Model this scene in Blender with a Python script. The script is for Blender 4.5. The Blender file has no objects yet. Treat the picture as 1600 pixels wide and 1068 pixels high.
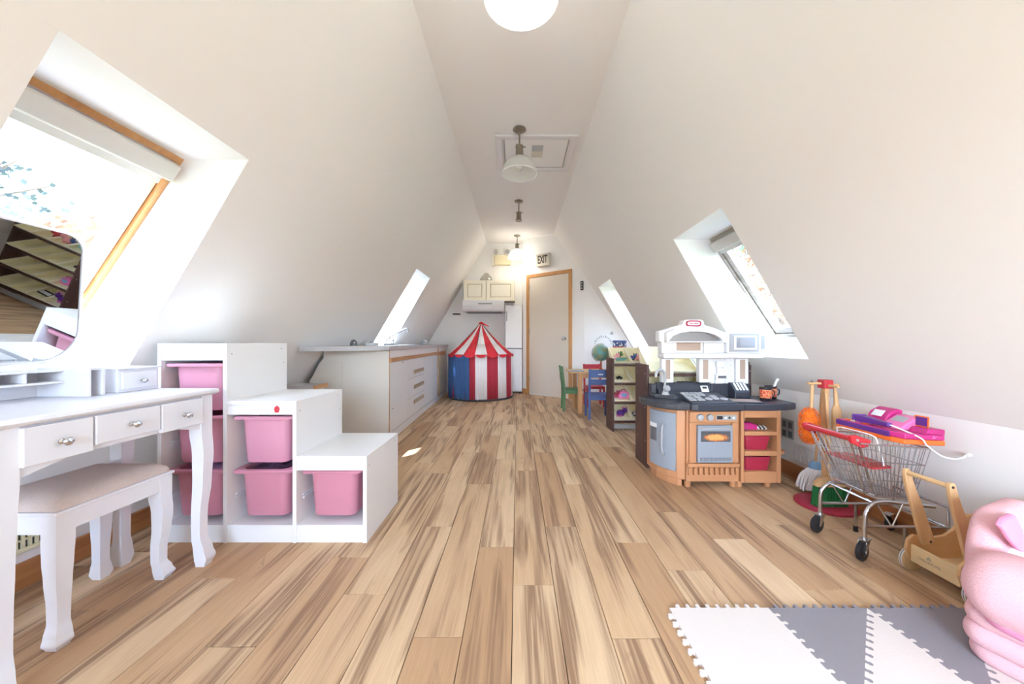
import bpy, bmesh, math, random
from mathutils import Vector, Matrix, noise as mnoise
random.seed(7)
PI = math.pi
S = bpy.context.scene
COL = S.collection

# ---------------------------------------------------------------- camera, world, sun, exposure
cam_d = bpy.data.cameras.new('camera'); cam = bpy.data.objects.new('camera', cam_d); COL.objects.link(cam)
cam.location = (0, 0, .93); cam.rotation_euler = (PI/2, 0, 0)
cam_d.sensor_width = 36; cam_d.lens = 560/1600*36; cam_d.clip_start = .05
cam_d.shift_x = -8.5/1600; cam_d.shift_y = 2/1600
S.camera = cam
W = bpy.data.worlds.new('world'); S.world = W; W.use_nodes = True
wn = W.node_tree.nodes; wl = W.node_tree.links; wn.clear()
wo = wn.new('ShaderNodeOutputWorld'); wb = wn.new('ShaderNodeBackground'); sky = wn.new('ShaderNodeTexSky')
sky.sky_type = 'NISHITA'; sky.sun_disc = False; sky.sun_elevation = math.radians(38); sky.sun_rotation = math.radians(200)
sky.altitude = 100; sky.air_density = 1.0; sky.dust_density = 2.2; sky.ozone_density = 1.0
hs = wn.new('ShaderNodeHueSaturation'); hs.inputs['Saturation'].default_value = .62
wl.new(sky.outputs[0], hs.inputs['Color']); 
wm = wn.new('ShaderNodeMix'); wm.data_type = 'RGBA'; wm.blend_type = 'MULTIPLY'; wm.inputs[0].default_value = 1; wm.inputs[7].default_value = (.83, .98, 1.20, 1)
wl.new(hs.outputs[0], wm.inputs[6]); wl.new(wm.outputs[2], wb.inputs[0]); wl.new(wb.outputs[0], wo.inputs[0])
wb.inputs[1].default_value = 3.2
def aim(o, d): o.rotation_euler = Vector(d).to_track_quat('-Z', 'Y').to_euler()
sd = bpy.data.lights.new('sun', 'SUN'); so = bpy.data.objects.new('sun', sd); COL.objects.link(so)
sd.energy = 38; sd.angle = math.radians(.6); sd.color = (.76, .90, 1.04); so.location = (-6, -10, 10)
aim(so, (.66, 1.76, -1.5))
def area(name, loc, d, sx, sy, e, col=(1, 1, 1)):
    l = bpy.data.lights.new(name, 'AREA'); o = bpy.data.objects.new(name, l); COL.objects.link(o)
    l.shape = 'RECTANGLE'; l.size = sx; l.size_y = sy; l.energy = e; l.color = col; o.location = loc; aim(o, d); return o
# added fill light, placed as daylight from a made-up gable window
area('gable_fill', (0, -2.28, 1.25), (0, 1, -.05), 1.9, 1.3, 26, (.56, .79, 1.06))
S.view_settings.view_transform = 'Standard'; S.view_settings.look = 'None'
S.view_settings.gamma = 1; S.view_settings.use_curve_mapping = False; S.view_settings.exposure = .06
S.cycles.max_bounces = 14; S.cycles.diffuse_bounces = 8; S.cycles.transparent_max_bounces = 12
S.cycles.sample_clamp_indirect = 8; S.cycles.use_denoising = True
S.cycles.caustics_reflective = False; S.cycles.caustics_refractive = False

# ---------------------------------------------------------------- materials
def lin(c):
    return tuple((v/12.92 if v <= .04045 else ((v+.055)/1.055)**2.4) for v in [x/255 for x in c])
def mat(name, rgb, rough=.5, metal=0, bump=0, bscale=200, var=0, vscale=4, emit=0, alpha=1, trans=0, coat=0, stretch=(1, 1, 1), sss=0):
    m = bpy.data.materials.new(name); m.use_nodes = True
    nt = m.node_tree; b = nt.nodes['Principled BSDF']; c = lin(rgb)
    b.inputs['Base Color'].default_value = (*c, 1); b.inputs['Roughness'].default_value = rough
    b.inputs['Metallic'].default_value = metal; b.inputs['Coat Weight'].default_value = coat
    b.inputs['Transmission Weight'].default_value = trans; b.inputs['Alpha'].default_value = alpha
    tc = nt.nodes.new('ShaderNodeTexCoord'); mp = nt.nodes.new('ShaderNodeMapping'); mp.inputs['Scale'].default_value = stretch
    nt.links.new(tc.outputs['Object'], mp.inputs[0])
    nz = nt.nodes.new('ShaderNodeTexNoise'); nz.inputs['Scale'].default_value = vscale; nz.inputs['Detail'].default_value = 4
    nt.links.new(mp.outputs[0], nz.inputs['Vector'])
    mx = nt.nodes.new('ShaderNodeMix'); mx.data_type = 'RGBA'; v = var if var else .03
    mx.inputs[6].default_value = (*[x*(1-v) for x in c], 1); mx.inputs[7].default_value = (*[min(1, x*(1+v)) for x in c], 1)
    nt.links.new(nz.outputs['Fac'], mx.inputs[0]); nt.links.new(mx.outputs[2], b.inputs['Base Color'])
    if bump:
        n2 = nt.nodes.new('ShaderNodeTexNoise'); n2.inputs['Scale'].default_value = bscale; n2.inputs['Detail'].default_value = 3
        nt.links.new(mp.outputs[0], n2.inputs['Vector'])
        bp = nt.nodes.new('ShaderNodeBump'); bp.inputs['Strength'].default_value = bump; bp.inputs['Distance'].default_value = .004
        nt.links.new(n2.outputs['Fac'], bp.inputs['Height']); nt.links.new(bp.outputs[0], b.inputs['Normal'])
    if emit:
        b.inputs['Emission Color'].default_value = (*c, 1); b.inputs['Emission Strength'].default_value = emit
    return m
def wood(name, light, dark, rough=.45, axis=1, scale=1, amt=.5):
    m = bpy.data.materials.new(name); m.use_nodes = True; nt = m.node_tree; b = nt.nodes['Principled BSDF']
    b.inputs['Roughness'].default_value = rough
    tc = nt.nodes.new('ShaderNodeTexCoord'); mp = nt.nodes.new('ShaderNodeMapping')
    s = [28*scale]*3; s[axis] = 1.6*scale; mp.inputs['Scale'].default_value = s
    nz = nt.nodes.new('ShaderNodeTexNoise'); nz.inputs['Scale'].default_value = 1; nz.inputs['Detail'].default_value = 5; nz.inputs['Distortion'].default_value = .6
    cr = nt.nodes.new('ShaderNodeValToRGB'); cr.color_ramp.elements[0].position = .3; cr.color_ramp.elements[1].position = .3+amt
    cr.color_ramp.elements[0].color = (*lin(dark), 1); cr.color_ramp.elements[1].color = (*lin(light), 1)
    nt.links.new(tc.outputs['Object'], mp.inputs[0]); nt.links.new(mp.outputs[0], nz.inputs['Vector'])
    nt.links.new(nz.outputs['Fac'], cr.inputs[0]); nt.links.new(cr.outputs[0], b.inputs['Base Color'])
    return m
M = {}
M['wall'] = mat('painted_drywall', (238, 237, 237), .9, bump=.05, bscale=260, var=.008)
M['white'] = mat('white_paint', (226, 225, 230), .35, var=.01)
M['melamine'] = mat('white_melamine', (230, 229, 229), .35, var=.01)
M['cab'] = mat('kitchen_laminate', (236, 236, 240), .4, var=.015)
M['cabside'] = mat('kitchen_side_board', (212, 206, 198), .6, var=.02)
M['counter'] = mat('grey_laminate', (188, 186, 188), .35, var=.04, vscale=60)
M['creamcab'] = mat('cream_paint', (246, 240, 224), .45)
M['creamshade'] = mat('cream_groove_shade', (214, 204, 182), .5)  # darker cream paints groove shadow lines into the door slabs and cabinet body
M['cream'] = mat('cream_plastic', (240, 232, 196), .4, var=.03)
M['creamvent'] = mat('cream_vent', (236, 232, 196), .5)
M['dark'] = mat('dark_void', (30, 28, 28), .8)
M['pine'] = wood('pine_wood', (214, 166, 116), (186, 136, 90), axis=1)
M['pinez'] = wood('pine_wood_upright', (208, 158, 104), (182, 130, 80), axis=2)
M['base'] = wood('baseboard_wood', (196, 138, 88), (160, 102, 62), axis=1)
M['beech'] = wood('beech_wood', (222, 184, 138), (204, 162, 114), axis=2)
M['beechx'] = wood('beech_wood_long', (222, 184, 138), (204, 162, 114), axis=0)
M['birch'] = wood('birch_ply', (232, 208, 164), (216, 188, 142), axis=1)
M['gwood'] = wood('weathered_frame_wood', (190, 182, 172), (146, 136, 124), axis=1)
M['espresso'] = wood('espresso_wood', (92, 62, 56), (70, 46, 42), axis=2, rough=.55)
M['doorw'] = mat('door_paint', (216, 206, 194), .55, var=.015)
M['chrome'] = mat('chrome', (205, 205, 208), .22, metal=1)
M['steel'] = mat('brushed_steel', (176, 178, 180), .35, metal=1)
M['nickel'] = mat('aged_nickel', (150, 142, 128), .4, metal=.8)
M['black'] = mat('black_rubber', (28, 28, 32), .5)
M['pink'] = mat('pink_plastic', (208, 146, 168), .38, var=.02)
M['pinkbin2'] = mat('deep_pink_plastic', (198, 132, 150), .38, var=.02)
M['plush'] = mat('pink_plush', (226, 178, 186), .95, bump=.5, bscale=180, var=.03)
M['plushdk'] = mat('hot_pink_plush', (234, 156, 192), .95, bump=.5, bscale=180, var=.03)
M['plushwh'] = mat('white_plush', (238, 232, 242), .95, bump=.5, bscale=180, var=.03)
M['foamw'] = mat('white_foam', (222, 214, 211), .85, bump=.25, bscale=300)
M['foamg'] = mat('grey_foam', (140, 136, 144), .85, bump=.25, bscale=300)
M['red'] = mat('red_plastic', (186, 30, 44), .3, coat=.3)
M['redw'] = mat('red_painted_wood', (190, 52, 64), .4)
M['maroon'] = mat('maroon_plastic', (166, 42, 66), .45)
M['tan'] = mat('tan_plastic', (192, 138, 98), .45, var=.03)
M['slate'] = mat('slate_plastic', (62, 64, 72), .4, var=.25, vscale=60)
M['slate2'] = mat('smooth_slate_plastic', (56, 60, 72), .3)
M['bluegrey'] = mat('blue_grey_plastic', (150, 158, 170), .4)
M['gplas'] = mat('grey_plastic', (168, 170, 174), .45)
M['dgplas'] = mat('dark_grey_plastic', (96, 98, 104), .4)
M['wplas'] = mat('white_plastic', (230, 230, 233), .35)
M['taupe'] = mat('taupe_panel', (178, 156, 142), .6)
M['green'] = mat('green_painted_wood', (78, 124, 78), .45)
M['blue'] = mat('blue_painted_wood', (70, 92, 150), .45)
M['orange'] = mat('orange_chenille', (240, 124, 36), .9, bump=.6, bscale=120, var=.2, vscale=80)
M['orangep'] = mat('orange_plastic', (244, 112, 44), .35)
M['magenta'] = mat('magenta_plastic', (190, 44, 124), .35, var=.03)
M['lpink'] = mat('light_pink_plastic', (232, 120, 180), .35)
M['purple'] = mat('purple_plastic', (96, 44, 136), .35)
M['bristle'] = mat('green_bristles', (24, 110, 56), .8, bump=.9, bscale=160, var=.3, vscale=120, stretch=(1, 1, .05))
M['mop'] = mat('white_mop_yarn', (232, 232, 236), .95, bump=.5, bscale=90)
M['ltblue'] = mat('light_blue_plastic', (120, 168, 206), .4)
M['tblue'] = mat('tent_blue_fabric', (62, 96, 150), .85, bump=.3, bscale=90, var=.08)
M['grip'] = wood('grip_wood', (190, 170, 146), (166, 146, 122))
M['treds'] = mat('tent_wall_red_fabric', (180, 48, 64), .85, bump=.3, bscale=90, var=.08)
M['tred'] = mat('tent_red_fabric', (214, 44, 56), .85, bump=.3, bscale=90, var=.08)
M['twhite'] = mat('tent_white_fabric', (240, 232, 232), .85, bump=.3, bscale=90, var=.03)
M['teal'] = mat('teal_toy', (128, 178, 178), .5)
M['leaf'] = mat('green_toy', (74, 128, 70), .6)
M['skin'] = mat('soft_pink_toy', (236, 160, 164), .6)
M['darkcloth'] = mat('dark_purple_cloth', (84, 54, 78), .9, bump=.8, bscale=30, var=.6, vscale=30)
M['lilaccloth'] = mat('lilac_cloth', (200, 158, 196), .9, bump=.8, bscale=30, var=.3, vscale=30)
M['mirror'] = mat('mirror_glass', (222, 226, 226), .01, metal=1)
M['brown'] = mat('reddish_brown_wood', (166, 74, 34), .4)
M['exit'] = mat('exit_face', (206, 200, 186), .5)
M['print'] = mat('black_print', (52, 44, 44), .6)
M['vinyl'] = mat('yellow_light_housing', (236, 224, 188), .5)

def glass(name, rough=0.0, col=(1, 1, 1), mix=.07):
    m = bpy.data.materials.new(name); m.use_nodes = True; nt = m.node_tree; nt.nodes.clear()
    o = nt.nodes.new('ShaderNodeOutputMaterial'); t = nt.nodes.new('ShaderNodeBsdfTransparent'); g = nt.nodes.new('ShaderNodeBsdfGlossy')
    t.inputs[0].default_value = (*col, 1); g.inputs['Roughness'].default_value = rough; x = nt.nodes.new('ShaderNodeMixShader'); x.inputs[0].default_value = mix
    nt.links.new(t.outputs[0], x.inputs[1]); nt.links.new(g.outputs[0], x.inputs[2]); nt.links.new(x.outputs[0], o.inputs[0]); return m
M['pane'] = glass('window_pane', 0, (.97, .99, .99), .04)
M['clear'] = glass('clear_glass', .05, (.9, .9, .88), .25)
def shade_mat(name, lit):
    m = bpy.data.materials.new(name); m.use_nodes = True; nt = m.node_tree; nt.nodes.clear()
    o = nt.nodes.new('ShaderNodeOutputMaterial'); d = nt.nodes.new('ShaderNodeBsdfDiffuse'); t = nt.nodes.new('ShaderNodeBsdfTranslucent')
    d.inputs[0].default_value = (.9, .9, .88, 1); t.inputs[0].default_value = (.9, .9, .88, 1)
    x = nt.nodes.new('ShaderNodeMixShader'); x.inputs[0].default_value = .5
    nt.links.new(d.outputs[0], x.inputs[1]); nt.links.new(t.outputs[0], x.inputs[2])
    if lit:
        e = nt.nodes.new('ShaderNodeEmission'); e.inputs[0].default_value = (1, .95, .86, 1); e.inputs[1].default_value = lit
        a = nt.nodes.new('ShaderNodeAddShader'); nt.links.new(x.outputs[0], a.inputs[0]); nt.links.new(e.outputs[0], a.inputs[1]); nt.links.new(a.outputs[0], o.inputs[0])
    else:
        tr = nt.nodes.new('ShaderNodeBsdfTransparent'); x2 = nt.nodes.new('ShaderNodeMixShader'); x2.inputs[0].default_value = .35
        nt.links.new(x.outputs[0], x2.inputs[1]); nt.links.new(tr.outputs[0], x2.inputs[2]); nt.links.new(x2.outputs[0], o.inputs[0])
    return m
M['shade'] = shade_mat('prismatic_glass', 0); M['shadelit'] = shade_mat('prismatic_glass_lit', 2.2)

def plank_mat():
    m = bpy.data.materials.new('spalted_laminate'); m.use_nodes = True; nt = m.node_tree; N = nt.nodes; L = nt.links; b = N['Principled BSDF']
    tc = N.new('ShaderNodeTexCoord'); oi = N.new('ShaderNodeObjectInfo')
    cx = N.new('ShaderNodeCombineXYZ')
    mu = N.new('ShaderNodeMath'); mu.operation = 'MULTIPLY'; mu.inputs[1].default_value = 73
    L.new(oi.outputs['Random'], mu.inputs[0]); L.new(mu.outputs[0], cx.inputs[0]); L.new(mu.outputs[0], cx.inputs[2])
    ad = N.new('ShaderNodeVectorMath'); ad.operation = 'ADD'; L.new(tc.outputs['Object'], ad.inputs[0]); L.new(cx.outputs[0], ad.inputs[1])
    def nz(sc, scale, det, dist=0, rough=.55):
        mp = N.new('ShaderNodeMapping'); mp.inputs['Scale'].default_value = sc; L.new(ad.outputs[0], mp.inputs[0])
        n = N.new('ShaderNodeTexNoise'); n.inputs['Scale'].default_value = scale; n.inputs['Detail'].default_value = det
        n.inputs['Distortion'].default_value = dist; n.inputs['Roughness'].default_value = rough; L.new(mp.outputs[0], n.inputs['Vector']); return n.outputs['Fac']
    def ramp(f, p0, p1, c0=(0, 0, 0, 1), c1=(1, 1, 1, 1)):
        r = N.new('ShaderNodeValToRGB'); r.color_ramp.elements[0].position = p0; r.color_ramp.elements[1].position = p1
        r.color_ramp.elements[0].color = c0; r.color_ramp.elements[1].color = c1; L.new(f, r.inputs[0]); return r.outputs[0]
    def mix(f, a, c, mode='MIX'):
        x = N.new('ShaderNodeMix'); x.data_type = 'RGBA'; x.blend_type = mode
        for k, v in ((0, f), (6, a), (7, c)):
            if isinstance(v, (int, float)): x.inputs[k].default_value = v
            elif isinstance(v, tuple): x.inputs[k].default_value = (*v, 1)
            else: L.new(v, x.inputs[k])
        return x.outputs[2]
    zone = ramp(nz((1, .075, 1), 11, 2, .5), .48, .58)
    line = ramp(nz((1, .022, 1), 62, 4, .6), .42, .56)
    fine = ramp(nz((1, .02, 1), 230, 2), .3, .7)
    knot = ramp(nz((1, .32, 1), 9, 3, 2.0), .66, .74)
    rt = N.new('ShaderNodeValToRGB'); rt.color_ramp.elements[0].color = (*lin((226, 198, 164)), 1); rt.color_ramp.elements[1].color = (*lin((186, 148, 112)), 1)
    e = rt.color_ramp.elements.new(.5); e.color = (*lin((210, 178, 142)), 1); L.new(oi.outputs['Random'], rt.inputs[0])
    cloud = ramp(nz((1, .22, 1), 7, 3, .8), .42, .72)
    mc_ = N.new('ShaderNodeMath'); mc_.operation = 'MULTIPLY'; mc_.inputs[1].default_value = .4; L.new(cloud, mc_.inputs[0])
    tone = mix(mc_.outputs[0], rt.outputs[0], lin((176, 138, 104)))
    c1 = mix(fine, tone, mix(1.0, tone, (.86, .84, .80), 'MULTIPLY'))
    mm = N.new('ShaderNodeMath'); mm.operation = 'MULTIPLY'; L.new(zone, mm.inputs[0]); L.new(line, mm.inputs[1])
    ma = N.new('ShaderNodeMath'); ma.operation = 'MULTIPLY'; ma.inputs[1].default_value = .8; L.new(mm.outputs[0], ma.inputs[0])
    c2 = mix(ma.outputs[0], c1, lin((126, 94, 70)))
    mb = N.new('ShaderNodeMath'); mb.operation = 'MULTIPLY'; mb.inputs[1].default_value = .28; L.new(zone, mb.inputs[0])
    c3 = mix(mb.outputs[0], c2, lin((150, 116, 90)))
    mk = N.new('ShaderNodeMath'); mk.operation = 'MULTIPLY'; mk.inputs[1].default_value = .5; L.new(knot, mk.inputs[0])
    c4 = mix(mk.outputs[0], c3, lin((146, 116, 92)))
    L.new(c4, b.inputs['Base Color']); b.inputs['Roughness'].default_value = .62
    bp = N.new('ShaderNodeBump'); bp.inputs['Strength'].default_value = .12; bp.inputs['Distance'].default_value = .001
    L.new(fine, bp.inputs['Height']); L.new(bp.outputs[0], b.inputs['Normal'])
    return m
M['plank'] = plank_mat()

# ---------------------------------------------------------------- mesh helpers
class MB:
    def __init__(s): s.v = []; s.f = []
    def add(s, vs, fs):
        o = len(s.v); s.v += [tuple(v) for v in vs]; s.f += [tuple(i+o for i in f) for f in fs]; return s
    def box(s, x0, y0, z0, x1, y1, z1, T=None):
        vs = [(x, y, z) for z in (z0, z1) for y in (y0, y1) for x in (x0, x1)]
        if T is not None: vs = [T @ Vector(v) for v in vs]
        return s.add(vs, [(0, 2, 3, 1), (4, 5, 7, 6), (0, 1, 5, 4), (2, 6, 7, 3), (0, 4, 6, 2), (1, 3, 7, 5)])
    def prism(s, pts, a0, a1, ax=2, T=None):
        """polygon pts extruded along axis ax; pts in the two other axes, in cyclic order"""
        def q(p, a):
            v = [0, 0, 0]; v[ax] = a; o = [(1, 2), (0, 2), (0, 1)][ax]; v[o[0]] = p[0]; v[o[1]] = p[1]
            return T @ Vector(v) if T is not None else v
        n = len(pts); ar = sum(pts[i][0]*pts[(i+1) % n][1]-pts[(i+1) % n][0]*pts[i][1] for i in range(n))
        if (ar < 0) != (ax == 1): pts = pts[::-1]
        return s.add([q(p, a0) for p in pts]+[q(p, a1) for p in pts],
                     [tuple(range(n-1, -1, -1)), tuple(range(n, 2*n))]+[(i, (i+1) % n, n+(i+1) % n, n+i) for i in range(n)])
    def loft(s, loops, cap0=True, cap1=True):
        n = len(loops[0]); vs = [p for l in loops for p in l]; fs = []
        for k in range(len(loops)-1):
            fs += [(k*n+i, k*n+(i+1) % n, (k+1)*n+(i+1) % n, (k+1)*n+i) for i in range(n)]
        if cap0: fs.append(tuple(range(n-1, -1, -1)))
        if cap1: fs.append(tuple((len(loops)-1)*n+i for i in range(n)))
        return s.add(vs, fs)
    def tube(s, pts, r, n=8, cap=True):
        P = [Vector(p) for p in pts]; R = r if isinstance(r, (list, tuple)) else [r]*len(P); loops = []; up = None
        for i, p in enumerate(P):
            t = (P[min(i+1, len(P)-1)]-P[max(i-1, 0)]).normalized()
            if up is None: up = Vector((0, 0, 1)) if abs(t.z) < .9 else Vector((1, 0, 0))
            a = (up-t*up.dot(t)).normalized(); b = t.cross(a); up = a
            loops.append([p+(a*math.cos(2*PI*k/n)+b*math.sin(2*PI*k/n))*R[i] for k in range(n)])
        return s.loft(loops, cap, cap)
    def lathe(s, prof, n=24, c=(0, 0, 0), T=None, cap=False):
        loops = [[Vector((c[0]+r*math.cos(2*PI*k/n), c[1]+r*math.sin(2*PI*k/n), c[2]+z)) for k in range(n)] for r, z in prof]
        if T is not None: loops = [[T @ p for p in l] for l in loops]
        return s.loft(loops, cap, cap)
    def ball(s, c, r, n=12, T=None):
        rx, ry, rz = (r, r, r) if isinstance(r, (int, float)) else r; k = max(6, n//2+2)
        loops = []
        for i in range(k+1):
            a = -PI/2+PI*i/k; q = max(math.cos(a), .02)
            loops.append([Vector((c[0]+rx*q*math.cos(2*PI*j/n), c[1]+ry*q*math.sin(2*PI*j/n), c[2]+rz*math.sin(a))) for j in range(n)])
        if T is not None: loops = [[T @ p for p in l] for l in loops]
        return s.loft(loops)
def rrect(w, d, r, z, cx=0, cy=0, n=4):
    pts = []
    for qx, qy, a0 in ((1, 1, 0), (-1, 1, PI/2), (-1, -1, PI), (1, -1, 1.5*PI)):
        for k in range(n+1):
            a = a0+PI/2*k/n; pts.append(Vector((cx+qx*(w/2-r)+r*math.cos(a), cy+qy*(d/2-r)+r*math.sin(a), z)))
    return pts
def pillow(w, d, h, c=(0, 0, 0), r=None, k=6, T=None, e=.5):
    """soft cushion: stacked rounded loops"""
    m = MB(); r = r or min(w, d)*.25; loops = []
    for i in range(2*k+1):
        a = -PI/2+PI*i/(2*k); q = max(0, math.cos(a))**e; ins = (1-q)*h*.5
        ww, dd = w-2*ins, d-2*ins; loops.append([Vector(p) for p in rrect(ww, dd, max(.004, min(r, ww/2-.001, dd/2-.001)), c[2]+h/2+h/2*math.sin(a)*1.0, c[0], c[1], 5)])
    if T is not None: loops = [[T @ p for p in l] for l in loops]
    return m.loft(loops)
OFF = {}
def mesh_of(name, mb, off=None):
    me = bpy.data.meshes.new(name); vs = mb.v if off is None else [(v[0]-off[0], v[1]-off[1], v[2]-off[2]) for v in mb.v]
    me.from_pydata([tuple(v) for v in vs], [], mb.f); me.update()
    bm = bmesh.new(); bm.from_mesh(me); bmesh.ops.recalc_face_normals(bm, faces=bm.faces); bm.to_mesh(me); bm.free(); return me
def obj(name, mb, m, parent=None, bevel=0, smooth=False, label=None, loc=None, solid=0, seg=2):
    off = loc if loc is not None else (OFF.get(parent.name) if parent else None)
    me = mesh_of(name, mb, off)
    for mm in (m if isinstance(m, list) else [m]): me.materials.append(M[mm] if isinstance(mm, str) else mm)
    o = bpy.data.objects.new(name, me); COL.objects.link(o)
    if loc is not None: o.location = loc
    if parent: o.parent = parent; OFF[o.name] = off if off is not None else None
    elif loc is not None: OFF[o.name] = loc
    if solid:
        sm = o.modifiers.new('thickness', 'SOLIDIFY'); sm.thickness = solid; sm.offset = 0
    if bevel:
        bv = o.modifiers.new('bevel', 'BEVEL'); bv.width = bevel; bv.segments = seg; bv.limit_method = 'ANGLE'; bv.angle_limit = math.radians(35)
    if smooth:
        me.polygons.foreach_set('use_smooth', [True]*len(me.polygons))
        try: me.set_sharp_from_angle(angle=math.radians(smooth if smooth is not True else 40))
        except Exception: pass
    if label: o['label'] = label
    return o
def thing(name, label, cat, loc, rz=0, group=None, world=True):
    o = bpy.data.objects.new(name, None); COL.objects.link(o); o.empty_display_size = .05
    o.location = loc; o.rotation_euler = (0, 0, rz); o['label'] = label; o['category'] = cat
    if group: o['group'] = group
    OFF[o.name] = tuple(loc) if world else None
    return o
def tag(o, label, cat, group=None, kind=None):
    o['label'] = label; o['category'] = cat
    if group: o['group'] = group
    if kind: o['kind'] = kind
    return o
def struct(o): o['kind'] = 'structure'; return o
def text_mb(s, size, depth=.001, T=None, cx=True, bold=0):
    cu = bpy.data.curves.new('t', 'FONT'); cu.body = s; cu.size = size; cu.extrude = depth/2; cu.resolution_u = 2; cu.offset = bold
    cu.align_x = 'CENTER' if cx else 'LEFT'; cu.align_y = 'CENTER'
    to = bpy.data.objects.new('t', cu); COL.objects.link(to); dg = bpy.context.evaluated_depsgraph_get(); dg.update()
    me = bpy.data.meshes.new_from_object(to.evaluated_get(dg)); m = MB()
    T = T or Matrix.Identity(4)
    m.add([T @ v.co for v in me.vertices], [tuple(p.vertices) for p in me.polygons])
    bpy.data.objects.remove(to); bpy.data.curves.remove(cu); bpy.data.meshes.remove(me); return m
def frame_T(o, x, y):
    x = Vector(x).normalized(); y = Vector(y).normalized(); z = x.cross(y)
    return Matrix(((x.x, y.x, z.x, o[0]), (x.y, y.y, z.y, o[1]), (x.z, y.z, z.z, o[2]), (0, 0, 0, 1)))
def bez(pts, n=8):
    """Catmull-Rom through pts"""
    P = [Vector(p) for p in pts]; P = [P[0]*2-P[1]]+P+[P[-1]*2-P[-2]]; out = []
    for i in range(1, len(P)-2):
        for k in range(n):
            t = k/n; a, b, c, d = P[i-1:i+3]
            out.append(.5*((2*b)+(c-a)*t+(2*a-5*b+4*c-d)*t*t+(3*b-a-3*c+d)*t**3))
    out.append(P[-2]); return out
def dup(root, loc, rz=None, label=None, group=None):
    r = root.copy(); COL.objects.link(r); r.location = loc
    if rz is not None: r.rotation_euler = (0, 0, rz)
    if label: r['label'] = label
    if group: r['group'] = group
    def rec(s, d):
        for ch in [c for c in s.children]:
            c = ch.copy(); COL.objects.link(c); c.parent = d; rec(ch, c)
    rec(root, r); return r

# ---------------------------------------------------------------- room shell
H = 2.84; KZ = .6
XL = lambda z: -(.585+.5826*(H-z)) if z > KZ else -1.890
XR = lambda z: .632+.576*(H-z) if z > KZ else 1.922
Y0, YB = -2.4, 6.86
HOLES_L = [(.95, 1.62, .83, 1.76), (4.22, 4.86, .83, 1.81)]
HOLES_R = [(2.20, 2.88, .83, 1.765), (4.80, 5.47, .83, 1.79)]
def slope_wall(name, X, holes):
    ys = sorted({Y0, YB, *[h[0] for h in holes], *[h[1] for h in holes]}); zs = sorted({0, KZ, H, *[h[2] for h in holes], *[h[3] for h in holes]})
    m = MB(); idx = {}
    for j, z in enumerate(zs):
        for i, y in enumerate(ys): idx[i, j] = len(m.v); m.v.append((X(z), y, z))
    s = 1 if X(0) < 0 else -1; t = .012
    for j in range(len(zs)-1):
        for i in range(len(ys)-1):
            yc, zc = (ys[i]+ys[i+1])/2, (zs[j]+zs[j+1])/2
            if any(h[0] < yc < h[1] and h[2] < zc < h[3] for h in holes): continue
            q = (idx[i, j], idx[i+1, j], idx[i+1, j+1], idx[i, j+1]); m.f.append(q if s < 0 else q[::-1])
    o = obj(name, m, 'wall'); sm = o.modifiers.new('thickness', 'SOLIDIFY'); sm.thickness = .09; sm.offset = 0
    n = o.data.polygons[0].normal
    sm.offset = -1 if n.x*X(0) < 0 else 1
    return struct(o)
slope_wall('wall_left', XL, HOLES_L); slope_wall('wall_right', XR, HOLES_R)
struct(obj('ceiling', MB().box(-.585-.08, Y0, H, .632+.08, YB, H+.09), 'wall'))
def gable(y, t): return MB().prism([(-1.99, -.03), (2.02, -.03), (2.02, KZ), (.70, H+.05), (-.65, H+.05), (-1.99, KZ)], y, y+t, 1)
struct(obj('wall_back', gable(YB, .1), 'wall'))
# gable end behind the photographer, with an unseen window opening added for light
g = MB(); wx0, wx1, wz0, wz1 = -.95, .95, .6, 1.9
g.prism([(-1.99, -.03), (wx0, -.03), (wx0, 2.2), (-1.045, 2.2), (-1.99, KZ)], Y0-.1, Y0, 1)
g.prism([(wx1, -.03), (2.02, -.03), (2.02, KZ), (1.09, 2.2), (wx1, 2.2)], Y0-.1, Y0, 1)
g.box(wx0, Y0-.1, -.03, wx1, Y0, wz0); g.prism([(-1.045, 2.2), (1.09, 2.2), (.70, H+.05), (-.65, H+.05)], Y0-.1, Y0, 1); g.box(wx0, Y0-.1, wz1, wx1, Y0, 2.2)
struct(obj('wall_front', g, 'wall'))
w7 = struct(obj('window_5', MB().box(wx0, Y0-.08, wz0, wx0+.05, Y0-.02, wz1).box(wx1-.05, Y0-.08, wz0, wx1, Y0-.02, wz1).box(wx0, Y0-.08, wz0, wx1, Y0-.02, wz0+.05)
       .box(wx0, Y0-.08, wz1-.05, wx1, Y0-.02, wz1).box(-.03, Y0-.08, wz0, .03, Y0-.02, wz1), 'pinez'))  # added window, never in view, to bring in light from behind
obj('pane', MB().box(wx0+.05, Y0-.055, wz0+.05, wx1-.05, Y0-.05, wz1-.05), 'pane', w7)
# angled door wall and the corner wall to its right
DW0, DW1 = Vector((.10, 6.63)), Vector((1.092, 5.868)); CW1 = Vector((1.98, 5.385))
dd = (DW1-DW0).normalized(); dn = Vector((dd.y, -dd.x))   # towards the room
if dn.y > 0: dn = -dn
def plan_wall(name, a, b, extra):
    m = MB(); m.prism([tuple(a), tuple(b), *extra], 0, H, 2); return m
dwall = plan_wall('wall_door', DW0, DW1, [(1.092, 6.86), (.10, 6.86)])
struct(obj('wall_door', dwall, 'wall'))
struct(obj('wall_corner', MB().prism([tuple(DW1), tuple(CW1), (1.98, 6.86), (1.092, 6.86)], 0, H, 2), 'wall'))
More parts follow.
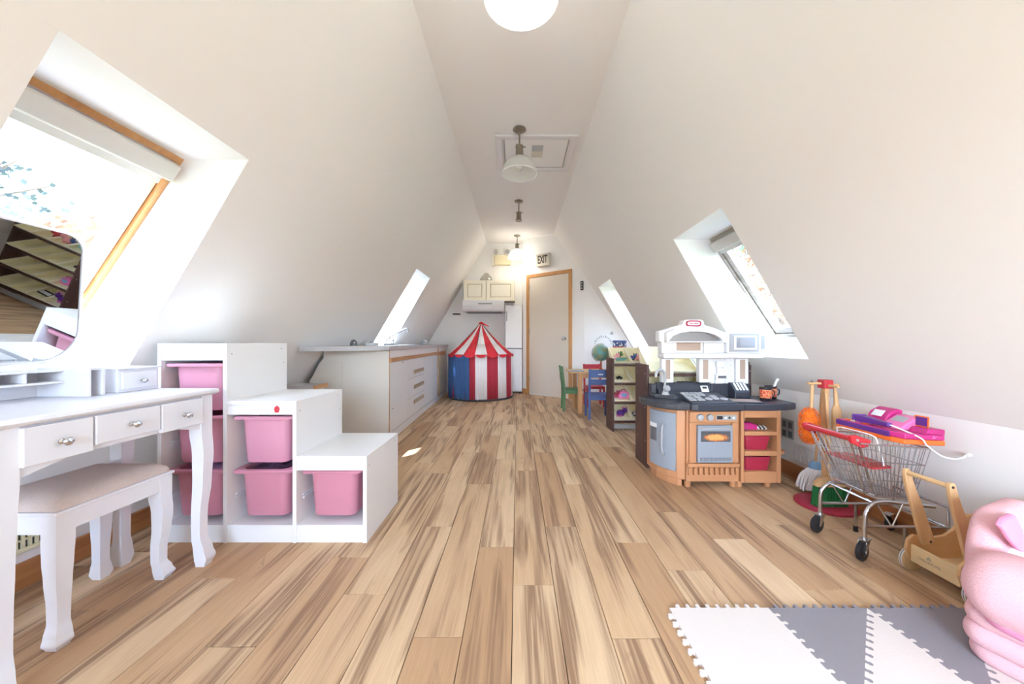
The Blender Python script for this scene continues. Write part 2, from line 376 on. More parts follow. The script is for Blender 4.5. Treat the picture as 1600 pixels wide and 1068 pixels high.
# floor
fl = struct(obj('floor', MB().box(-1.99, Y0-.1, -.10, 2.02, YB+.1, -.013), 'dark'))
PW, PL = .157, 1.236
phase = {0: 1.381, -1: 1.640, -2: 1.136, -3: 1.823, -4: 1.33, -5: 1.559, 1: 1.821, 2: 1.131, 3: 1.676, 4: 1.471, 5: 1.98, 6: 1.707, 7: 1.356, 8: 1.84, 9: 1.488, 10: 1.796,
         -6: 1.10, -7: 1.75, -8: 1.42, -9: 1.95, -10: 1.25, -11: 1.6, 11: 1.2, 12: 1.6}
pm = {}
for k in range(-12, 13):
    x0 = -.017+PW*k; x1 = x0+PW; x0 = max(x0, -1.889); x1 = min(x1, 1.921)
    if x1-x0 < .02: continue
    y = phase.get(k, 1.5)
    while y > Y0: y -= PL
    while y < YB:
        a, b = max(y, Y0), min(y+PL, YB); y += PL
        if b-a < .03: continue
        key = (round(x1-x0, 4), round(b-a, 4))
        if key not in pm:
            w, l = (x1-x0)/2-.0011, (b-a)/2-.0011; c = .0014; mb = MB()
            mb.loft([[Vector((sx*w, sy*l, -.013)) for sx, sy in ((-1, -1), (1, -1), (1, 1), (-1, 1))],
                     [Vector((sx*w, sy*l, -c)) for sx, sy in ((-1, -1), (1, -1), (1, 1), (-1, 1))],
                     [Vector((sx*(w-c), sy*(l-c), 0)) for sx, sy in ((-1, -1), (1, -1), (1, 1), (-1, 1))]])
            pm[key] = mesh_of('plank', mb); pm[key].materials.append(M['plank'])
        o = bpy.data.objects.new('plank', pm[key]); COL.objects.link(o); o.location = ((x0+x1)/2, (a+b)/2, 0); o.parent = fl
# baseboards
struct(obj('baseboard_left', MB().box(-1.889, Y0, 0, -1.874, 6.86, .098), 'base', bevel=.003))
struct(obj('baseboard_right', MB().box(1.906, Y0, 0, 1.921, 5.36, .098), 'base', bevel=.003))
def along(a, b, s0, s1, off0, off1, z0, z1, base=DW0, d=None, n=None):
    """box along the door wall: s from DW0, offset into the room"""
    d = d or dd; n = n or dn
    T = Matrix(((d.x, n.x, 0, base.x), (d.y, n.y, 0, base.y), (0, 0, 1, 0), (0, 0, 0, 1)))
    return (s0, off0, z0, s1, off1, z1, T)
def dbox(m, s0, s1, o0, o1, z0, z1): m.box(*along(0, 0, s0, s1, o0, o1, z0, z1)); return m
LW = (DW1-DW0).length
SD0, SD1 = .105, 1.03   # outer edges of the door casing along the wall
def s_of(px):   # position along door wall seen at pixel column
    r = (px-808.5)/560; return (r*DW0.y-DW0.x)/(dd.x-r*dd.y)
SD0, SD1 = s_of(823.3), s_of(894.2)
struct(obj('baseboard_door', dbox(dbox(MB(), 0, SD0-.001, 0, .014, 0, .10), SD1+.001, LW-.0, 0, .014, 0, .10), 'pinez'))
tz = 2.175
tr = MB(); cw = .062
dbox(tr, SD0, SD0+cw, 0, .022, 0, tz); dbox(tr, SD1-cw, SD1, 0, .022, 0, tz); dbox(tr, SD0+cw, SD1-cw, 0, .022, tz-cw, tz)
struct(obj('trim_1', tr, 'pinez', bevel=.004))
dr = struct(obj('door_1', dbox(MB(), SD0+cw+.001, SD1-cw-.001, .001, .012, .012, tz-cw-.002), 'doorw'))
T = Matrix(((dd.x, dn.x, 0, DW0.x), (dd.y, dn.y, 0, DW0.y), (0, 0, 1, 0), (0, 0, 0, 1)))
sk = s_of(882.5)
kn = MB(); Tk = T @ Matrix.Translation((sk, .012, 1.01)) @ Matrix.Rotation(-PI/2, 4, 'X')
kn.lathe([(0.001, 0), (.034, 0), (.034, .006), (.012, .010), (.012, .035), (.027, .045), (.028, .062), (.018, .070), (.001, .071)], 20, T=Tk)
obj('door_handle', kn, 'chrome', dr, smooth=True)
hg = MB()
for z in (.25, 1.1, 1.9): dbox(hg, SD0+cw-.006, SD0+cw+.006, .012, .022, z, z+.09)
obj('hinge', hg, 'nickel', dr)
# corner wall baseboard
cd = (CW1-DW1).normalized(); cn = Vector((cd.y, -cd.x)); cn = cn if cn.y < 0 else -cn
m = MB(); m.box(*along(0, 0, 0.01, .93, 0, .014, 0, .10, DW1, cd, cn)); struct(obj('baseboard_corner', m, 'pinez'))

# skylights: reveal, frame, sash, pane, blind
def skylight(n, side, h, framemat, blind=True, drop=0):
    y0, y1, z0, z1 = h; X = XL if side < 0 else XR
    it, ib = X(z1), X(z0); ot, ob = it+side*.29, ib+side*.27; zt, zb = z1, z0+.145
    ox, oy, oz = (ob, (y0+y1)/2, zb)
    root = bpy.data.objects.new('window_%d' % n, None); COL.objects.link(root); root['kind'] = 'structure'; root.location = (ox, oy, oz); OFF[root.name] = (ox, oy, oz)
    m = MB(); A = [(it, z1), (ot, zt), (ob, zb), (ib, z0)]; th = .03
    def slab(p, q, nx, nz):
        m.prism([(p[0], p[1]), (q[0], q[1]), (q[0]+nx*th, q[1]+nz*th), (p[0]+nx*th, p[1]+nz*th)], y0-th, y1+th, 1)
    slab((A[0][0], A[0][1]-.0015), (A[1][0], A[1][1]-.0015), 0, 1)
    bx, bz = A[2][0]-A[3][0], A[2][1]-A[3][1]; l = math.hypot(bx, bz); slab((A[3][0], A[3][1]+.0015), (A[2][0], A[2][1]+.0015), side*bz/l, -abs(bx)/l)
    A2 = [(A[0][0]+side*.006, A[0][1]), A[1], A[2], (A[3][0]+side*.006, A[3][1])]
    m.prism(A2, y0-th, y0+.0015, 1); m.prism(A2, y1-.0015, y1+th, 1)
    obj('reveal', m, 'wall', root)
    up = Vector((ot-ob, 0, zt-zb)); L = up.length; yv = Vector((0, 1, 0)); T = frame_T((ob, y0, zb), yv, up)
    if T.col[2].to_3d().x*side > 0: outz = 1
    else: outz = -1
    def fb(m, a0, b0, a1, b1, c0, c1):
        c0, c1 = sorted((outz*c0, outz*c1)); return m.box(a0, b0, c0, a1, b1, c1, T)
    wd = y1-y0; f = MB(); q = .028
    fb(f, 0, 0, q, L, -.0, .07); fb(f, wd-q, 0, wd, L, -.0, .07); fb(f, q, 0, wd-q, q, 0, .07); fb(f, q, L-q, wd-q, L, 0, .07)
    obj('frame', f, framemat, root)
    s = MB(); a = q+.004; b = .048
    for r in ((a, a, a+b, L-a), (wd-a-b, a, wd-a, L-a), (a+b, a, wd-a-b, a+b), (a+b, L-a-b, wd-a-b, L-a)): fb(s, *r, .012, .055)
    so = obj('sash', s, 'palepine' if framemat == 'pinez' else framemat, root, bevel=.003)
    obj('pane', fb(MB(), a+b-.003, a+b-.003, wd-a-b+.003, L-a-b+.003, .032, .038), 'pane', root)
    if blind:
        bo = obj('blind_cassette', fb(MB(), q+.006, L-q-.085, wd-q-.006, L-q-.004, -.05, .010), 'blindg', root, bevel=.008)
        fb2 = MB(); fb(fb2, q+.02, L-q-.12, wd-q-.02, L-q-.086, -.012, -.004); obj('blind_edge', fb2, 'blindg', root)
    if drop:
        fb3 = MB(); fb(fb3, q+.01, L-q-drop, wd-q-.01, L-q, -.012, -.009); obj('added_sun_blind', fb3, 'blindt', root)  # added blind, out of view, keeps a sun spot off the tent
    return root
M['blindt'] = shade_mat('added_blind_fabric', 0)
M['palepine'] = wood('pale_pine', (236, 214, 184), (222, 190, 150), axis=1)
M['blindg'] = mat('pale_blind_fabric', (196, 192, 184), .7)
skylight(1, -1, HOLES_L[0], 'pinez'); skylight(2, 1, HOLES_R[0], 'gwood')
skylight(3, -1, HOLES_L[1], 'pinez', False, .46); skylight(4, 1, HOLES_R[1], 'pinez', False)
# outdoors
struct(obj('ground', MB().box(-40, -40, -3.2, 40, 40, -3.0), mat('lawn', (120, 130, 90), .95, var=.2, vscale=.5)))
def tree(loc, h, r, leafm, label, seed, n=1500, ls=.1):
    rnd = random.Random(seed); t = thing('garden_tree', label, 'tree', loc)
    x, y, z = loc; m = MB(); m.tube([(x, y, z), (x+.05, y, z+h*.5), (x-.03, y, z+h*.8), (x, y, z+h)], [.14, .11, .06, .02], 7)
    for k in range(14):
        a = rnd.random()*6.28; zz = z+h*(.45+.5*rnd.random()); l = r*(.6+.5*rnd.random())
        m.tube([(x, y, zz), (x+math.cos(a)*l*.5, y+math.sin(a)*l*.5, zz+l*.25), (x+math.cos(a)*l, y+math.sin(a)*l, zz+l*.5)], [.035, .02, .006], 4)
    obj('trunk', m, mat('bark', (110, 96, 88), .9), t)
    m = MB()
    for k in range(n):
        d = Vector((rnd.gauss(0, 1), rnd.gauss(0, 1), rnd.gauss(0, 1))).normalized()*r*(.5+.5*rnd.random()); c = Vector((x, y, z+h*.85))+Vector((d.x, d.y, d.z*.9))
        u = Vector((rnd.gauss(0, 1), rnd.gauss(0, 1), rnd.gauss(0, 1))).normalized()*ls; v = u.orthogonal().normalized()*ls*.7
        m.add([c-u, c-v, c+u, c+v], [(0, 1, 2, 3)])
    f = obj('foliage', m, leafm, t); f['kind'] = 'stuff'
tree((-8.0, 6.8, -3), 6.35, 1.05, mat('autumn_leaves', (150, 96, 58), .8, var=.3, vscale=3), 'orange leaved tree outside the large left skylight', 1, 1300, .07)
tree((-10.9, 7.4, -3), 8.0, 1.2, mat('grey_leaves', (84, 92, 98), .8, var=.3, vscale=3), 'thin grey green tree outside the large left skylight', 2, 350, .08)
tree((4.9, 6.6, -3), 5.9, 1.25, mat('amber_leaves', (150, 92, 54), .8, var=.35, vscale=3), 'amber leaved tree outside the right skylight', 3, 2000, .06)
tree((6.3, 9.8, -3), 8.6, 1.5, mat('green_leaves', (64, 104, 54), .8, var=.3, vscale=3), 'green leaved tree outside the right skylight, behind the amber one', 4, 1500, .08)

# ================================================================ FAR END
# wall cabinet, hood, tall fridge, emergency light, spare glass shade
t = thing('wall_cabinet', 'cream two-door wall cabinet with raised panels above the range hood', 'cabinet', (-.515, 6.859, 1.70))
cx0, cx1, cz0, cz1, cf = -.985, -.05, 1.70, 2.085, 6.56
obj('body', MB().box(cx0, cf+.02, cz0, cx1, 6.859, cz1), 'creamshade', t, bevel=.003)
def panel_door(root, x0, x1, z0, z1, y, m, label=None):
    w = .065; b = MB(); b.box(x0, y, z0, x1, y+.018, z1); d = obj('door', b, 'creamshade', root, bevel=.004)
    a = MB()
    def fr(x0, x1, z0, z1, w, ya, yb):
        a.prism([(x0, z0), (x1, z0), (x1-w, z0+w), (x0+w, z0+w)], ya, yb, 1); a.prism([(x0, z1), (x1, z1), (x1-w, z1-w), (x0+w, z1-w)], ya, yb, 1)
        a.prism([(x0, z0), (x0+w, z0+w), (x0+w, z1-w), (x0, z1)], ya, yb, 1); a.prism([(x1, z0), (x1-w, z0+w), (x1-w, z1-w), (x1, z1)], ya, yb, 1)
    fr(x0, x1, z0, z1, w, y-.014, y+.001); obj('door_frame', a, m, d, bevel=.003)
    obj('raised_panel', MB().box(x0+w+.016, y-.012, z0+w+.016, x1-w-.016, y+.001, z1-w-.016), m, d, bevel=.006); return d
xm = (cx0+cx1)/2-.06
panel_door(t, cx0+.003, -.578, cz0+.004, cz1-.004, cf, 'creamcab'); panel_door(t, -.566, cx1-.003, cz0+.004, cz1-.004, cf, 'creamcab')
t = thing('range_hood', 'white range hood mounted under the cream wall cabinet', 'range hood', (-.60, 6.859, 1.5))
obj('canopy', MB().prism([(6.859, 1.699), (6.40, 1.699), (6.38, 1.60), (6.40, 1.53), (6.44, 1.50), (6.859, 1.50)], -.985, -.235, 0), 'wplas', t, bevel=.008)
obj('grease_filter', MB().box(-.93, 6.45, 1.492, -.29, 6.80, 1.4995), 'dgplas', t)
obj('control_strip', MB().box(-.70, 6.378, 1.625, -.45, 6.389, 1.65), 'gplas', t)
t = thing('fridge', 'tall narrow white fridge freezer between the tent and the door wall', 'fridge', (-.07, 6.84, 0))
fx0, fx1, fy, = -.226, .088, 6.64
obj('body', MB().box(fx0, fy+.045, .02, fx1, 6.855, 1.645), 'gplas', t, bevel=.005)
for z0, z1 in ((.04, .825), (.84, 1.64)):
    d = obj('door', MB().box(fx0, fy, z0, fx1, fy+.04, z1), 'wplas', t, bevel=.008)
    obj('handle', MB().box(fx0+.02, fy-.018, z1-.30, fx0+.035, fy-.0005, z1-.12), 'gplas', d, bevel=.004)
for q in (fx0+.02, fx1-.06): obj('foot', MB().box(q, fy+.06, 0, q+.04, fy+.10, .02), 'black', t)
tag(obj('slotted_vent', MB().box(-.21, 6.61, 1.6455, -.075, 6.70, 1.68), 'gplas', loc=(-.14, 6.65, 1.6455), bevel=.003), 'small grey box lying on top of the tall fridge', 'box')
t = thing('emergency_light', 'yellowed emergency light box with two lamp heads on the back wall', 'emergency light', (-.28, 6.859, 2.45))
obj('housing', MB().box(-.43, 6.77, 2.415, -.13, 6.859, 2.60), 'vinyl', t, bevel=.008)
obj('side_bracket', MB().box(-.48, 6.80, 2.40, -.435, 6.859, 2.60), 'creamcab', t)
for x, a in ((-.40, -.5), (-.19, .25)):
    T = Matrix.Translation((x, 6.80, 2.665)) @ Matrix.Rotation(a, 4, 'Z') @ Matrix.Rotation(PI/2, 4, 'X')
    h = obj('lamp_head', MB().lathe([(.001, -.04), (.03, -.035), (.052, 0), (.055, .02), (.048, .021)], 16, T=T), 'creamcab', t, smooth=True)
    obj('lens', MB().lathe([(.001, .017), (.046, .017), (.046, .022), (.001, .024)], 16, T=T), 'chrome', h)
    obj('neck', MB().tube([(x, 6.81, 2.599), (x, 6.81, 2.63)], .008, 6), 'chrome', t)
t = thing('glass_shade', 'spare clear glass lamp shade resting on the cream wall cabinet', 'lamp shade', (-.58, 6.66, 2.0855))
obj('bowl', MB().lathe([(.12, 0), (.118, .02), (.10, .07), (.06, .115), (.035, .13), (.035, .15)], 24, c=(-.58, 6.67, 2.086)), 'clear', t, smooth=True, solid=.003)
obj('cable', MB().tube(bez([(-.42, 6.855, 2.40), (-.44, 6.84, 2.28), (-.40, 6.82, 2.2), (-.42, 6.75, 2.088)]), .004, 5), 'creamcab', t)
tag(obj('wall_bracket', MB().box(-1.235, 6.842, 1.475, -1.09, 6.859, 1.50), 'dark', loc=(-1.16, 6.859, 1.49), bevel=.003), 'small dark metal strip fixed on the back wall, left of the hood', 'bracket')
# exit sign, key holder on the door wall
def on_door_wall(px, off=0, z=0):
    s = s_of(px); return (DW0.x+dd.x*s+dn.x*off, DW0.y+dd.y*s+dn.y*off, z)
e0, e1 = s_of(841), s_of(861.5)
t = thing('exit_sign', 'beige illuminated EXIT sign box above the door', 'exit sign', on_door_wall(851, 0, 2.38))
eo = .075
m = MB(); dbox(m, e0, e1, .001, eo, 2.285, 2.50); obj('housing', m, 'exit', t, bevel=.004)
Tt = Matrix(((dd.x, 0, dn.x, DW0.x+dd.x*(e0+e1)/2+dn.x*(eo+.0008)), (dd.y, 0, dn.y, DW0.y+dd.y*(e0+e1)/2+dn.y*(eo+.0008)), (0, 1, 0, 2.392), (0, 0, 0, 1)))
tm = text_mb('EXIT', .19, .001, Tt @ Matrix.Scale(.52, 4, (1, 0, 0)), bold=.006); obj('lettering', tm, 'print', t)
t = thing('wall_control', 'small black wall control near the right edge of the door wall', 'wall control', on_door_wall(909, 0, 1.9))
s9 = s_of(907.5); m = MB(); dbox(m, s9, s9+.05, .0005, .018, 1.90-.10, 1.90+.05); obj('plate', m, 'print', t, bevel=.003)
m = MB()
for k in range(3): dbox(m, s9+.012, s9+.038, .018, .024, 1.82+k*.042, 1.845+k*.042)
obj('button', m, 'gplas', t)
# circus tent
TC = (-.635, 6.245); TR = .548; ZE = .75; ZA = 1.275
t = thing('circus_tent', 'red, white and blue striped play tent with pointed roof in front of the back wall', 'tent', (TC[0], TC[1], 0))
def tp(a, r, z): return Vector((TC[0]+r*math.sin(a), TC[1]-r*math.cos(a), z))
NS = 18; A0 = math.radians(-4)
for k in range(NS):
    a0, a1 = A0+k*2*PI/NS, A0+(k+1)*2*PI/NS; mid = math.degrees((a0+a1)/2); mid = (mid+180) % 360-180
    white = k % 2 == 0; m = MB(); n = 4; mr = MB(); mv = MB()
    for i in range(n):
        b0, b1 = a0+(a1-a0)*i/n, a0+(a1-a0)*(i+1)/n
        m.add([tp(b0, TR, .012), tp(b1, TR, .012), tp(b1, TR-.01, ZE), tp(b0, TR-.01, ZE)], [(0, 1, 2, 3)])
        rr = [(TR+.012, ZE), (TR*.66, ZE+(ZA-ZE)*.31), (TR*.33, ZE+(ZA-ZE)*.64), (.012, ZA)]
        for (r0, z0), (r1, z1) in zip(rr, rr[1:]): mr.add([tp(b0, r0, z0), tp(b1, r0, z0), tp(b1, r1, z1), tp(b0, r1, z1)], [(0, 1, 2, 3)])
        f = lambda q: -.045*math.sin(PI*min(1, max(0, q)))**.6-.008
        q0, q1 = i/n, (i+1)/n; mv.add([tp(b0, TR+.014, ZE+f(q0)), tp(b1, TR+.014, ZE+f(q1)), tp(b1, TR+.012, ZE), tp(b0, TR+.012, ZE)], [(0, 1, 2, 3)])
    obj('wall_stripe', m, 'twhite' if white else 'treds', t, smooth=True, solid=.003)
    obj('roof_stripe', mr, 'twhite' if white else 'tred', t, smooth=60, solid=.003)
    obj('scallop', mv, 'tred', t, solid=.003)
def curtain(a0, a1, b0, b1):
    m = MB(); n = 14; loops = []
    for j in range(9):
        z = .02+(ZE-.03)*(j/8); u = j/8
        aa, bb = a0+(b0-a0)*u, a1+(b1-a1)*u
        loops.append([tp(math.radians(aa+(bb-aa)*i/n), TR+.006+.008*math.sin(i*1.7+z*3), z) for i in range(n+1)])
    vs = [p for l in loops for p in l]; N = n+1
    m.add(vs, [(j*N+i, j*N+i+1, (j+1)*N+i+1, (j+1)*N+i) for j in range(8) for i in range(n)]); return m
obj('door_curtain', curtain(-46, -14, -51, -14), 'tblue', t, smooth=True, solid=.003)
obj('door_curtain', curtain(-92, -53, -84, -46), 'tblue', t, smooth=True, solid=.003)
m = MB(); m.lathe([(TR+.004, 0), (TR+.009, .012), (TR+.006, .034), (TR-.010, .030), (TR-.010, 0), (TR+.004, 0)], 40, c=(*TC, .0)); obj('bottom_hem', m, 'print', t)
m = MB()
for k in range(6):
    a = A0+k*PI/3; m.tube([tp(a, TR-.012, .01), tp(a, TR-.016, ZE-.01), tp(a, .02, ZA-.01)], .005, 6)
obj('pole_frame', m, 'print', t)
m = MB().tube([(TC[0]-.03, TC[1], ZA-.005), (TC[0], TC[1]-.01, ZA+.012), (TC[0]+.05, TC[1]-.015, ZA-.01), (TC[0]+.14, TC[1]-.04, ZA-.055)], [.018, .022, .014, .008], 8)
obj('roof_tie', m, 'tred', t, smooth=True)
m = MB().tube(bez([(-.66, 5.72, .13), (-.63, 5.70, .07), (-.635, 5.70, .02)]), [.012]*16+[.012], 6); 
obj('tie_ribbon', m, 'twhite', t)

# ================================================================ CEILING
def pendant(y, lit, shade, label, x=.018, warm=False):
    t = thing('ceiling_lamp', label, 'lamp', (x, y, H), group=None)
    obj('canopy', MB().lathe([(.001, -.001), (.058, -.001), (.060, -.008), (.045, -.018), (.018, -.024), (.001, -.024)], 24, c=(x, y, H)), 'nickel', t, smooth=True)
    obj('stem', MB().lathe([(.008, -.022), (.008, -.145)], 12, c=(x, y, H)), 'nickel', t, smooth=True)
    m = MB().lathe([(.010, -.14), (.034, -.15), (.036, -.165), (.030, -.18), (.034, -.195), (.034, -.245), (.040, -.25), (.046, -.262), (.046, -.268), (.02, -.268)], 20, c=(x, y, H))
    obj('socket', m, 'nickel', t, smooth=50)
    for a in (0, 2.1, 4.2): obj('thumbscrew', MB().tube([(x+.034*math.cos(a), y+.034*math.sin(a), H-.155), (x+.055*math.cos(a), y+.055*math.sin(a), H-.16)], .005, 6), 'nickel', t)
    if shade:
        n = 64; prof = [(.040, -.245), (.052, -.255), (.085, -.275), (.120, -.305), (.143, -.345), (.153, -.385), (.160, -.392), (.160, -.400), (.154, -.400)]
        loops = []
        for r, z in prof: loops.append([Vector((x+(r+(.0014 if i % 2 else -.0014)*(1 if r < .155 else 0))*math.cos(2*PI*i/n), y+(r+(.0014 if i % 2 else -.0014)*(1 if r < .155 else 0))*math.sin(2*PI*i/n), H+z)) for i in range(n)])
        so = obj('shade', MB().loft(loops, False, False), 'shadelit' if lit else 'shade', t, smooth=True, solid=.003)
        obj('rim', MB().lathe([(.158, -.392), (.163, -.396), (.163, -.402), (.158, -.406), (.152, -.402), (.152, -.396), (.158, -.392)], 48, c=(x, y, H)), 'shadelit' if lit else 'wplas', so, smooth=True)
    if shade:
        bm_ = mat('bulb_on', (255, 240, 214), .5, emit=12) if lit else M['clear']
        obj('bulb', MB().lathe([(.014, -.262), (.016, -.285), (.030, -.31), (.034, -.335), (.026, -.36), (.001, -.372)], 16, c=(x, y, H)), bm_ if lit else 'wplas', t, smooth=True)
    if lit:
        l = bpy.data.lights.new('bulb_light', 'POINT'); lo = bpy.data.objects.new('bulb_light', l); COL.objects.link(lo); lo.location = (x, y, H-.41)
        l.energy = lit_e[0] if not warm else lit_e[1]; l.shadow_soft_size = .06; l.color = (.85, .94, 1.08) if not warm else (1, .88, .70)
    return t
lit_e = (.9, 6)
pendant(1.57, True, True, 'nearest ceiling lamp, a glowing white glass bell cut off by the top of the photo', x=.016)
pendant(3.20, False, True, 'ceiling lamp with an unlit ribbed clear glass shade, next to the attic hatch')
pendant(4.82, False, False, 'bare ceiling lamp socket without a shade, beyond the attic hatch')
pendant(6.35, True, True, 'farthest ceiling lamp, glowing warm beside the EXIT sign', x=-.005, warm=True)
t = struct(thing('trim_2', '', '', (.18, 3.6, H))); del t['label']; del t['category']
hx0, hx1, hy0, hy1 = -.206, .563, 3.27, 3.95
m = MB(); w = .055; zt = H-.022
m.box(hx0, hy0, zt, hx1, hy0+w, H); m.box(hx0, hy1-w, zt, hx1, hy1, H); m.box(hx0, hy0+w, zt, hx0+w, hy1-w, H); m.box(hx1-w, hy0+w, zt, hx1, hy1-w, H)
obj('hatch_frame', m, 'white', t, bevel=.004)
obj('hatch_panel', MB().box(hx0+w+.03, hy0+w+.02, H-.012, hx1-w-.03, hy1-w-.03, H-.0005), 'wall', t, bevel=.003)
obj('hatch_gap', MB().box(hx0+w+.018, hy0+w+.01, H-.006, hx1-w-.018, hy1-w-.012, H-.0002), 'gplas', t)
obj('sticker', MB().box(.14, 3.44, H-.014, .25, 3.545, H-.0122), 'gplas', t); obj('sticker', MB().box(.14, 3.55, H-.014, .25, 3.66, H-.0122), 'exit', t)

# ================================================================ KITCHEN RUN ON THE LEFT
rz = .0369; K0 = (-1.203, 3.36, 0)
t = thing('base_cabinet', 'white laminate base cabinet run with wood-edged grips under the counter', 'cabinet', K0, rz, world=False)
m = MB(); m.box(-.40, .022, .0, -.023, 3.42, .772); obj('body', m, 'cabside', t)
obj('end_panel', MB().prism([(-.001, 0), (-.001, .863), (-.55, .863), (-.55, .80), (-.59, .745), (-.655, .60), (-.655, 0)], 0, .018, 1, T=Matrix.Rotation(-.27, 4, 'Z').inverted()), 'cabside', t)
obj('side_board', MB().prism([(-.40, 0.02), (-.40, .76), (-.56, .76), (-.66, .60), (-.66, .02)], -.008, 0, 1, T=Matrix.Rotation(.27, 4, 'Z')), 'cabside', t)
obj('edge_strip', MB().box(-.020, .004, 0, .001, .016, .863), 'pinez', t)
obj('header', MB().box(-.022, .02, .79, 0, 2.47, .862), 'melamine', t)
obj('grip_strip', MB().prism([(-.03, .752), (.012, .752), (.018, .788), (-.03, .788)], .02, 2.46, 1), 'pine', t)
obj('kickboard', MB().box(-.024, .02, 0, -.004, 3.42, .075), 'melamine', t)
d = obj('door', MB().box(-.022, .022, .085, -.001, .62, .748), 'melamine', t, bevel=.002)
obj('knob', MB().ball((.004, .10, .30), .006, 8), 'gplas', d); obj('knob', MB().ball((.004, .45, .73), .006, 8), 'gplas', d)
for z0, z1 in ((.085, .30), (.303, .52), (.523, .748)):
    d = obj('drawer', MB().box(-.022, .623, z0, -.001, 1.452, z1), 'melamine', t, bevel=.002)
    zc = {.085: .205, .303: .385, .523: .565}[z0]
    obj('grip', MB().prism([(-.001, zc), (.004, zc), (.010, zc+.045), (-.001, zc+.045)], .92, 1.43, 1), 'grip', d)
obj('door', MB().box(-.022, 1.458, .085, -.001, 2.45, .748), 'melamine', t, bevel=.002)
obj('divider_post', MB().box(-.024, 2.458, 0.075, .012, 2.49, .862), 'pinez', t)
obj('header', MB().box(-.022, 2.495, .79, .002, 3.40, .862), 'melamine', t)
obj('grip_strip', MB().prism([(-.03, .74), (.016, .74), (.022, .785), (-.03, .785)], 2.495, 3.15, 1), 'pine', t)
obj('door', MB().box(-.022, 2.50, .10, .004, 3.02, .735), 'creamcab', t, bevel=.002)
obj('door', MB().box(-.022, 3.035, .10, .004, 3.40, .735), 'melamine', t, bevel=.002)
cpts = [(-1.705, 2.80), (-1.60, 2.82), (-1.21, 3.26), (-1.185, 3.31), (-1.312, 6.80), (-1.705, 6.80)]
def inpoly_counter(m, z0, z1, hole):
    hx0, hy0, hx1, hy1 = hole
    m.prism([(-1.705, 2.80), (-1.60, 2.82), (-1.21, 3.26), (-1.185, 3.31), (-1.185-.0369*(hy0-3.31), hy0), (-1.705, hy0)], z0, z1)
    m.prism([(-1.705, hy1), (-1.185-.0369*(hy1-3.31), hy1), (-1.312, 6.80), (-1.705, 6.80)], z0, z1)
    m.prism([(hx1, hy0), (-1.185-.0369*(hy0-3.31), hy0), (-1.185-.0369*(hy1-3.31), hy1), (hx1, hy1)], z0, z1)
    m.box(-1.705, hy0, z0, hx0, hy1, z1); return m
SH = (-1.62, 4.10, -1.30, 4.85)
tag(obj('worktop', inpoly_counter(MB(), .866, .905, SH), 'counter', loc=(-1.45, 4.8, .866)), 'long grey laminate worktop with a diagonal near corner along the left wall', 'worktop')
t = thing('sink', 'stainless sink set in the grey worktop under the far left skylight', 'sink', (-1.46, 4.47, .905))
x0, y0, x1, y1 = SH; m = MB()
for a in ((x0-.02, y0-.02, x0+.01, y1+.02), (x1-.01, y0-.02, x1+.02, y1+.02), (x0+.01, y0-.02, x1-.01, y0+.01), (x0+.01, y1-.01, x1-.01, y1+.02)): m.box(a[0], a[1], .9055, a[2], a[3], .910)
obj('rim', m, 'steel', t, bevel=.002)
obj('basin', MB().loft([rrect(.30, .73, .05, .906, -1.46, 4.475), rrect(.27, .70, .05, .80, -1.46, 4.475), rrect(.2, .6, .05, .78, -1.46, 4.475)], False, True), 'steel', t, smooth=60, solid=.003)
t = thing('faucet', 'chrome faucet with a long swung spout behind the sink', 'faucet', (-1.60, 4.47, .910))
obj('base', MB().box(-1.625, 4.33, .9105, -1.575, 4.61, .93), 'chrome', t, bevel=.008)
for y in (4.36, 4.58):
    obj('valve', MB().lathe([(.018, 0), (.016, .03), (.024, .034), (.024, .055), (.010, .062)], 12, c=(-1.60, y, .929), cap=True), 'chrome', t, smooth=50)
obj('spout', MB().tube(bez([(-1.60, 4.47, .93), (-1.60, 4.47, .99), (-1.55, 4.46, 1.03), (-1.40, 4.44, 1.10), (-1.36, 4.43, 1.108), (-1.345, 4.43, 1.07)], 5), .010, 8), 'chrome', t, smooth=True)
t = thing('table_bell', 'small grey domed gadget standing near the left end of the worktop', 'gadget', (-1.585, 3.47, .905))
obj('dome', MB().lathe([(.034, 0), (.034, .012), (.031, .035), (.018, .055), (.004, .062), (.001, .062)], 16, c=(-1.585, 3.47, .9055)), 'dgplas', t, smooth=True)
obj('knob', MB().ball((-1.565, 3.445, .932), .012, 8), 'chrome', t)
tag(obj('soap_dish', MB().loft([rrect(.10, .16, .03, .9055, -1.60, 3.93), rrect(.12, .18, .03, .935, -1.60, 3.93), rrect(.10, .16, .025, .935, -1.60, 3.93), rrect(.09, .14, .02, .915, -1.60, 3.93)]), 'wplas', loc=(-1.6, 3.93, .9055), smooth=50), 'white soap dish on the worktop before the sink', 'dish')
tag(obj('soap_bar', pillow(.04, .07, .03, (-1.60, 3.93, .9155)), 'dgplas', loc=(-1.6, 3.93, .9155), smooth=True), 'dark bar lying in the white soap dish', 'soap')
tag(obj('metal_cup', MB().lathe([(.06, 0), (.065, .02), (.06, .07), (.05, .078), (.001, .078)], 18, c=(-1.52, 5.85, .9055), cap=True), 'gplas', loc=(-1.52, 5.85, .9055), smooth=50), 'upturned grey bowl at the far end of the worktop', 'bowl')
# low side cabinet between the toy storage and the kitchen
t = thing('low_cabinet', 'low grey-topped cabinet with a wooden edge between the toy storage steps and the kitchen', 'cabinet', (-1.74, 2.88, 0))
obj('body', MB().box(-1.865, 2.80, 0, -1.60, 2.96, .575), 'cabside', t)
obj('top', MB().box(-1.875, 2.78, .575, -1.585, 2.97, .60), 'counter', t); obj('front_edge', MB().box(-1.5845, 2.78, .572, -1.57, 2.97, .602), 'pine', t)

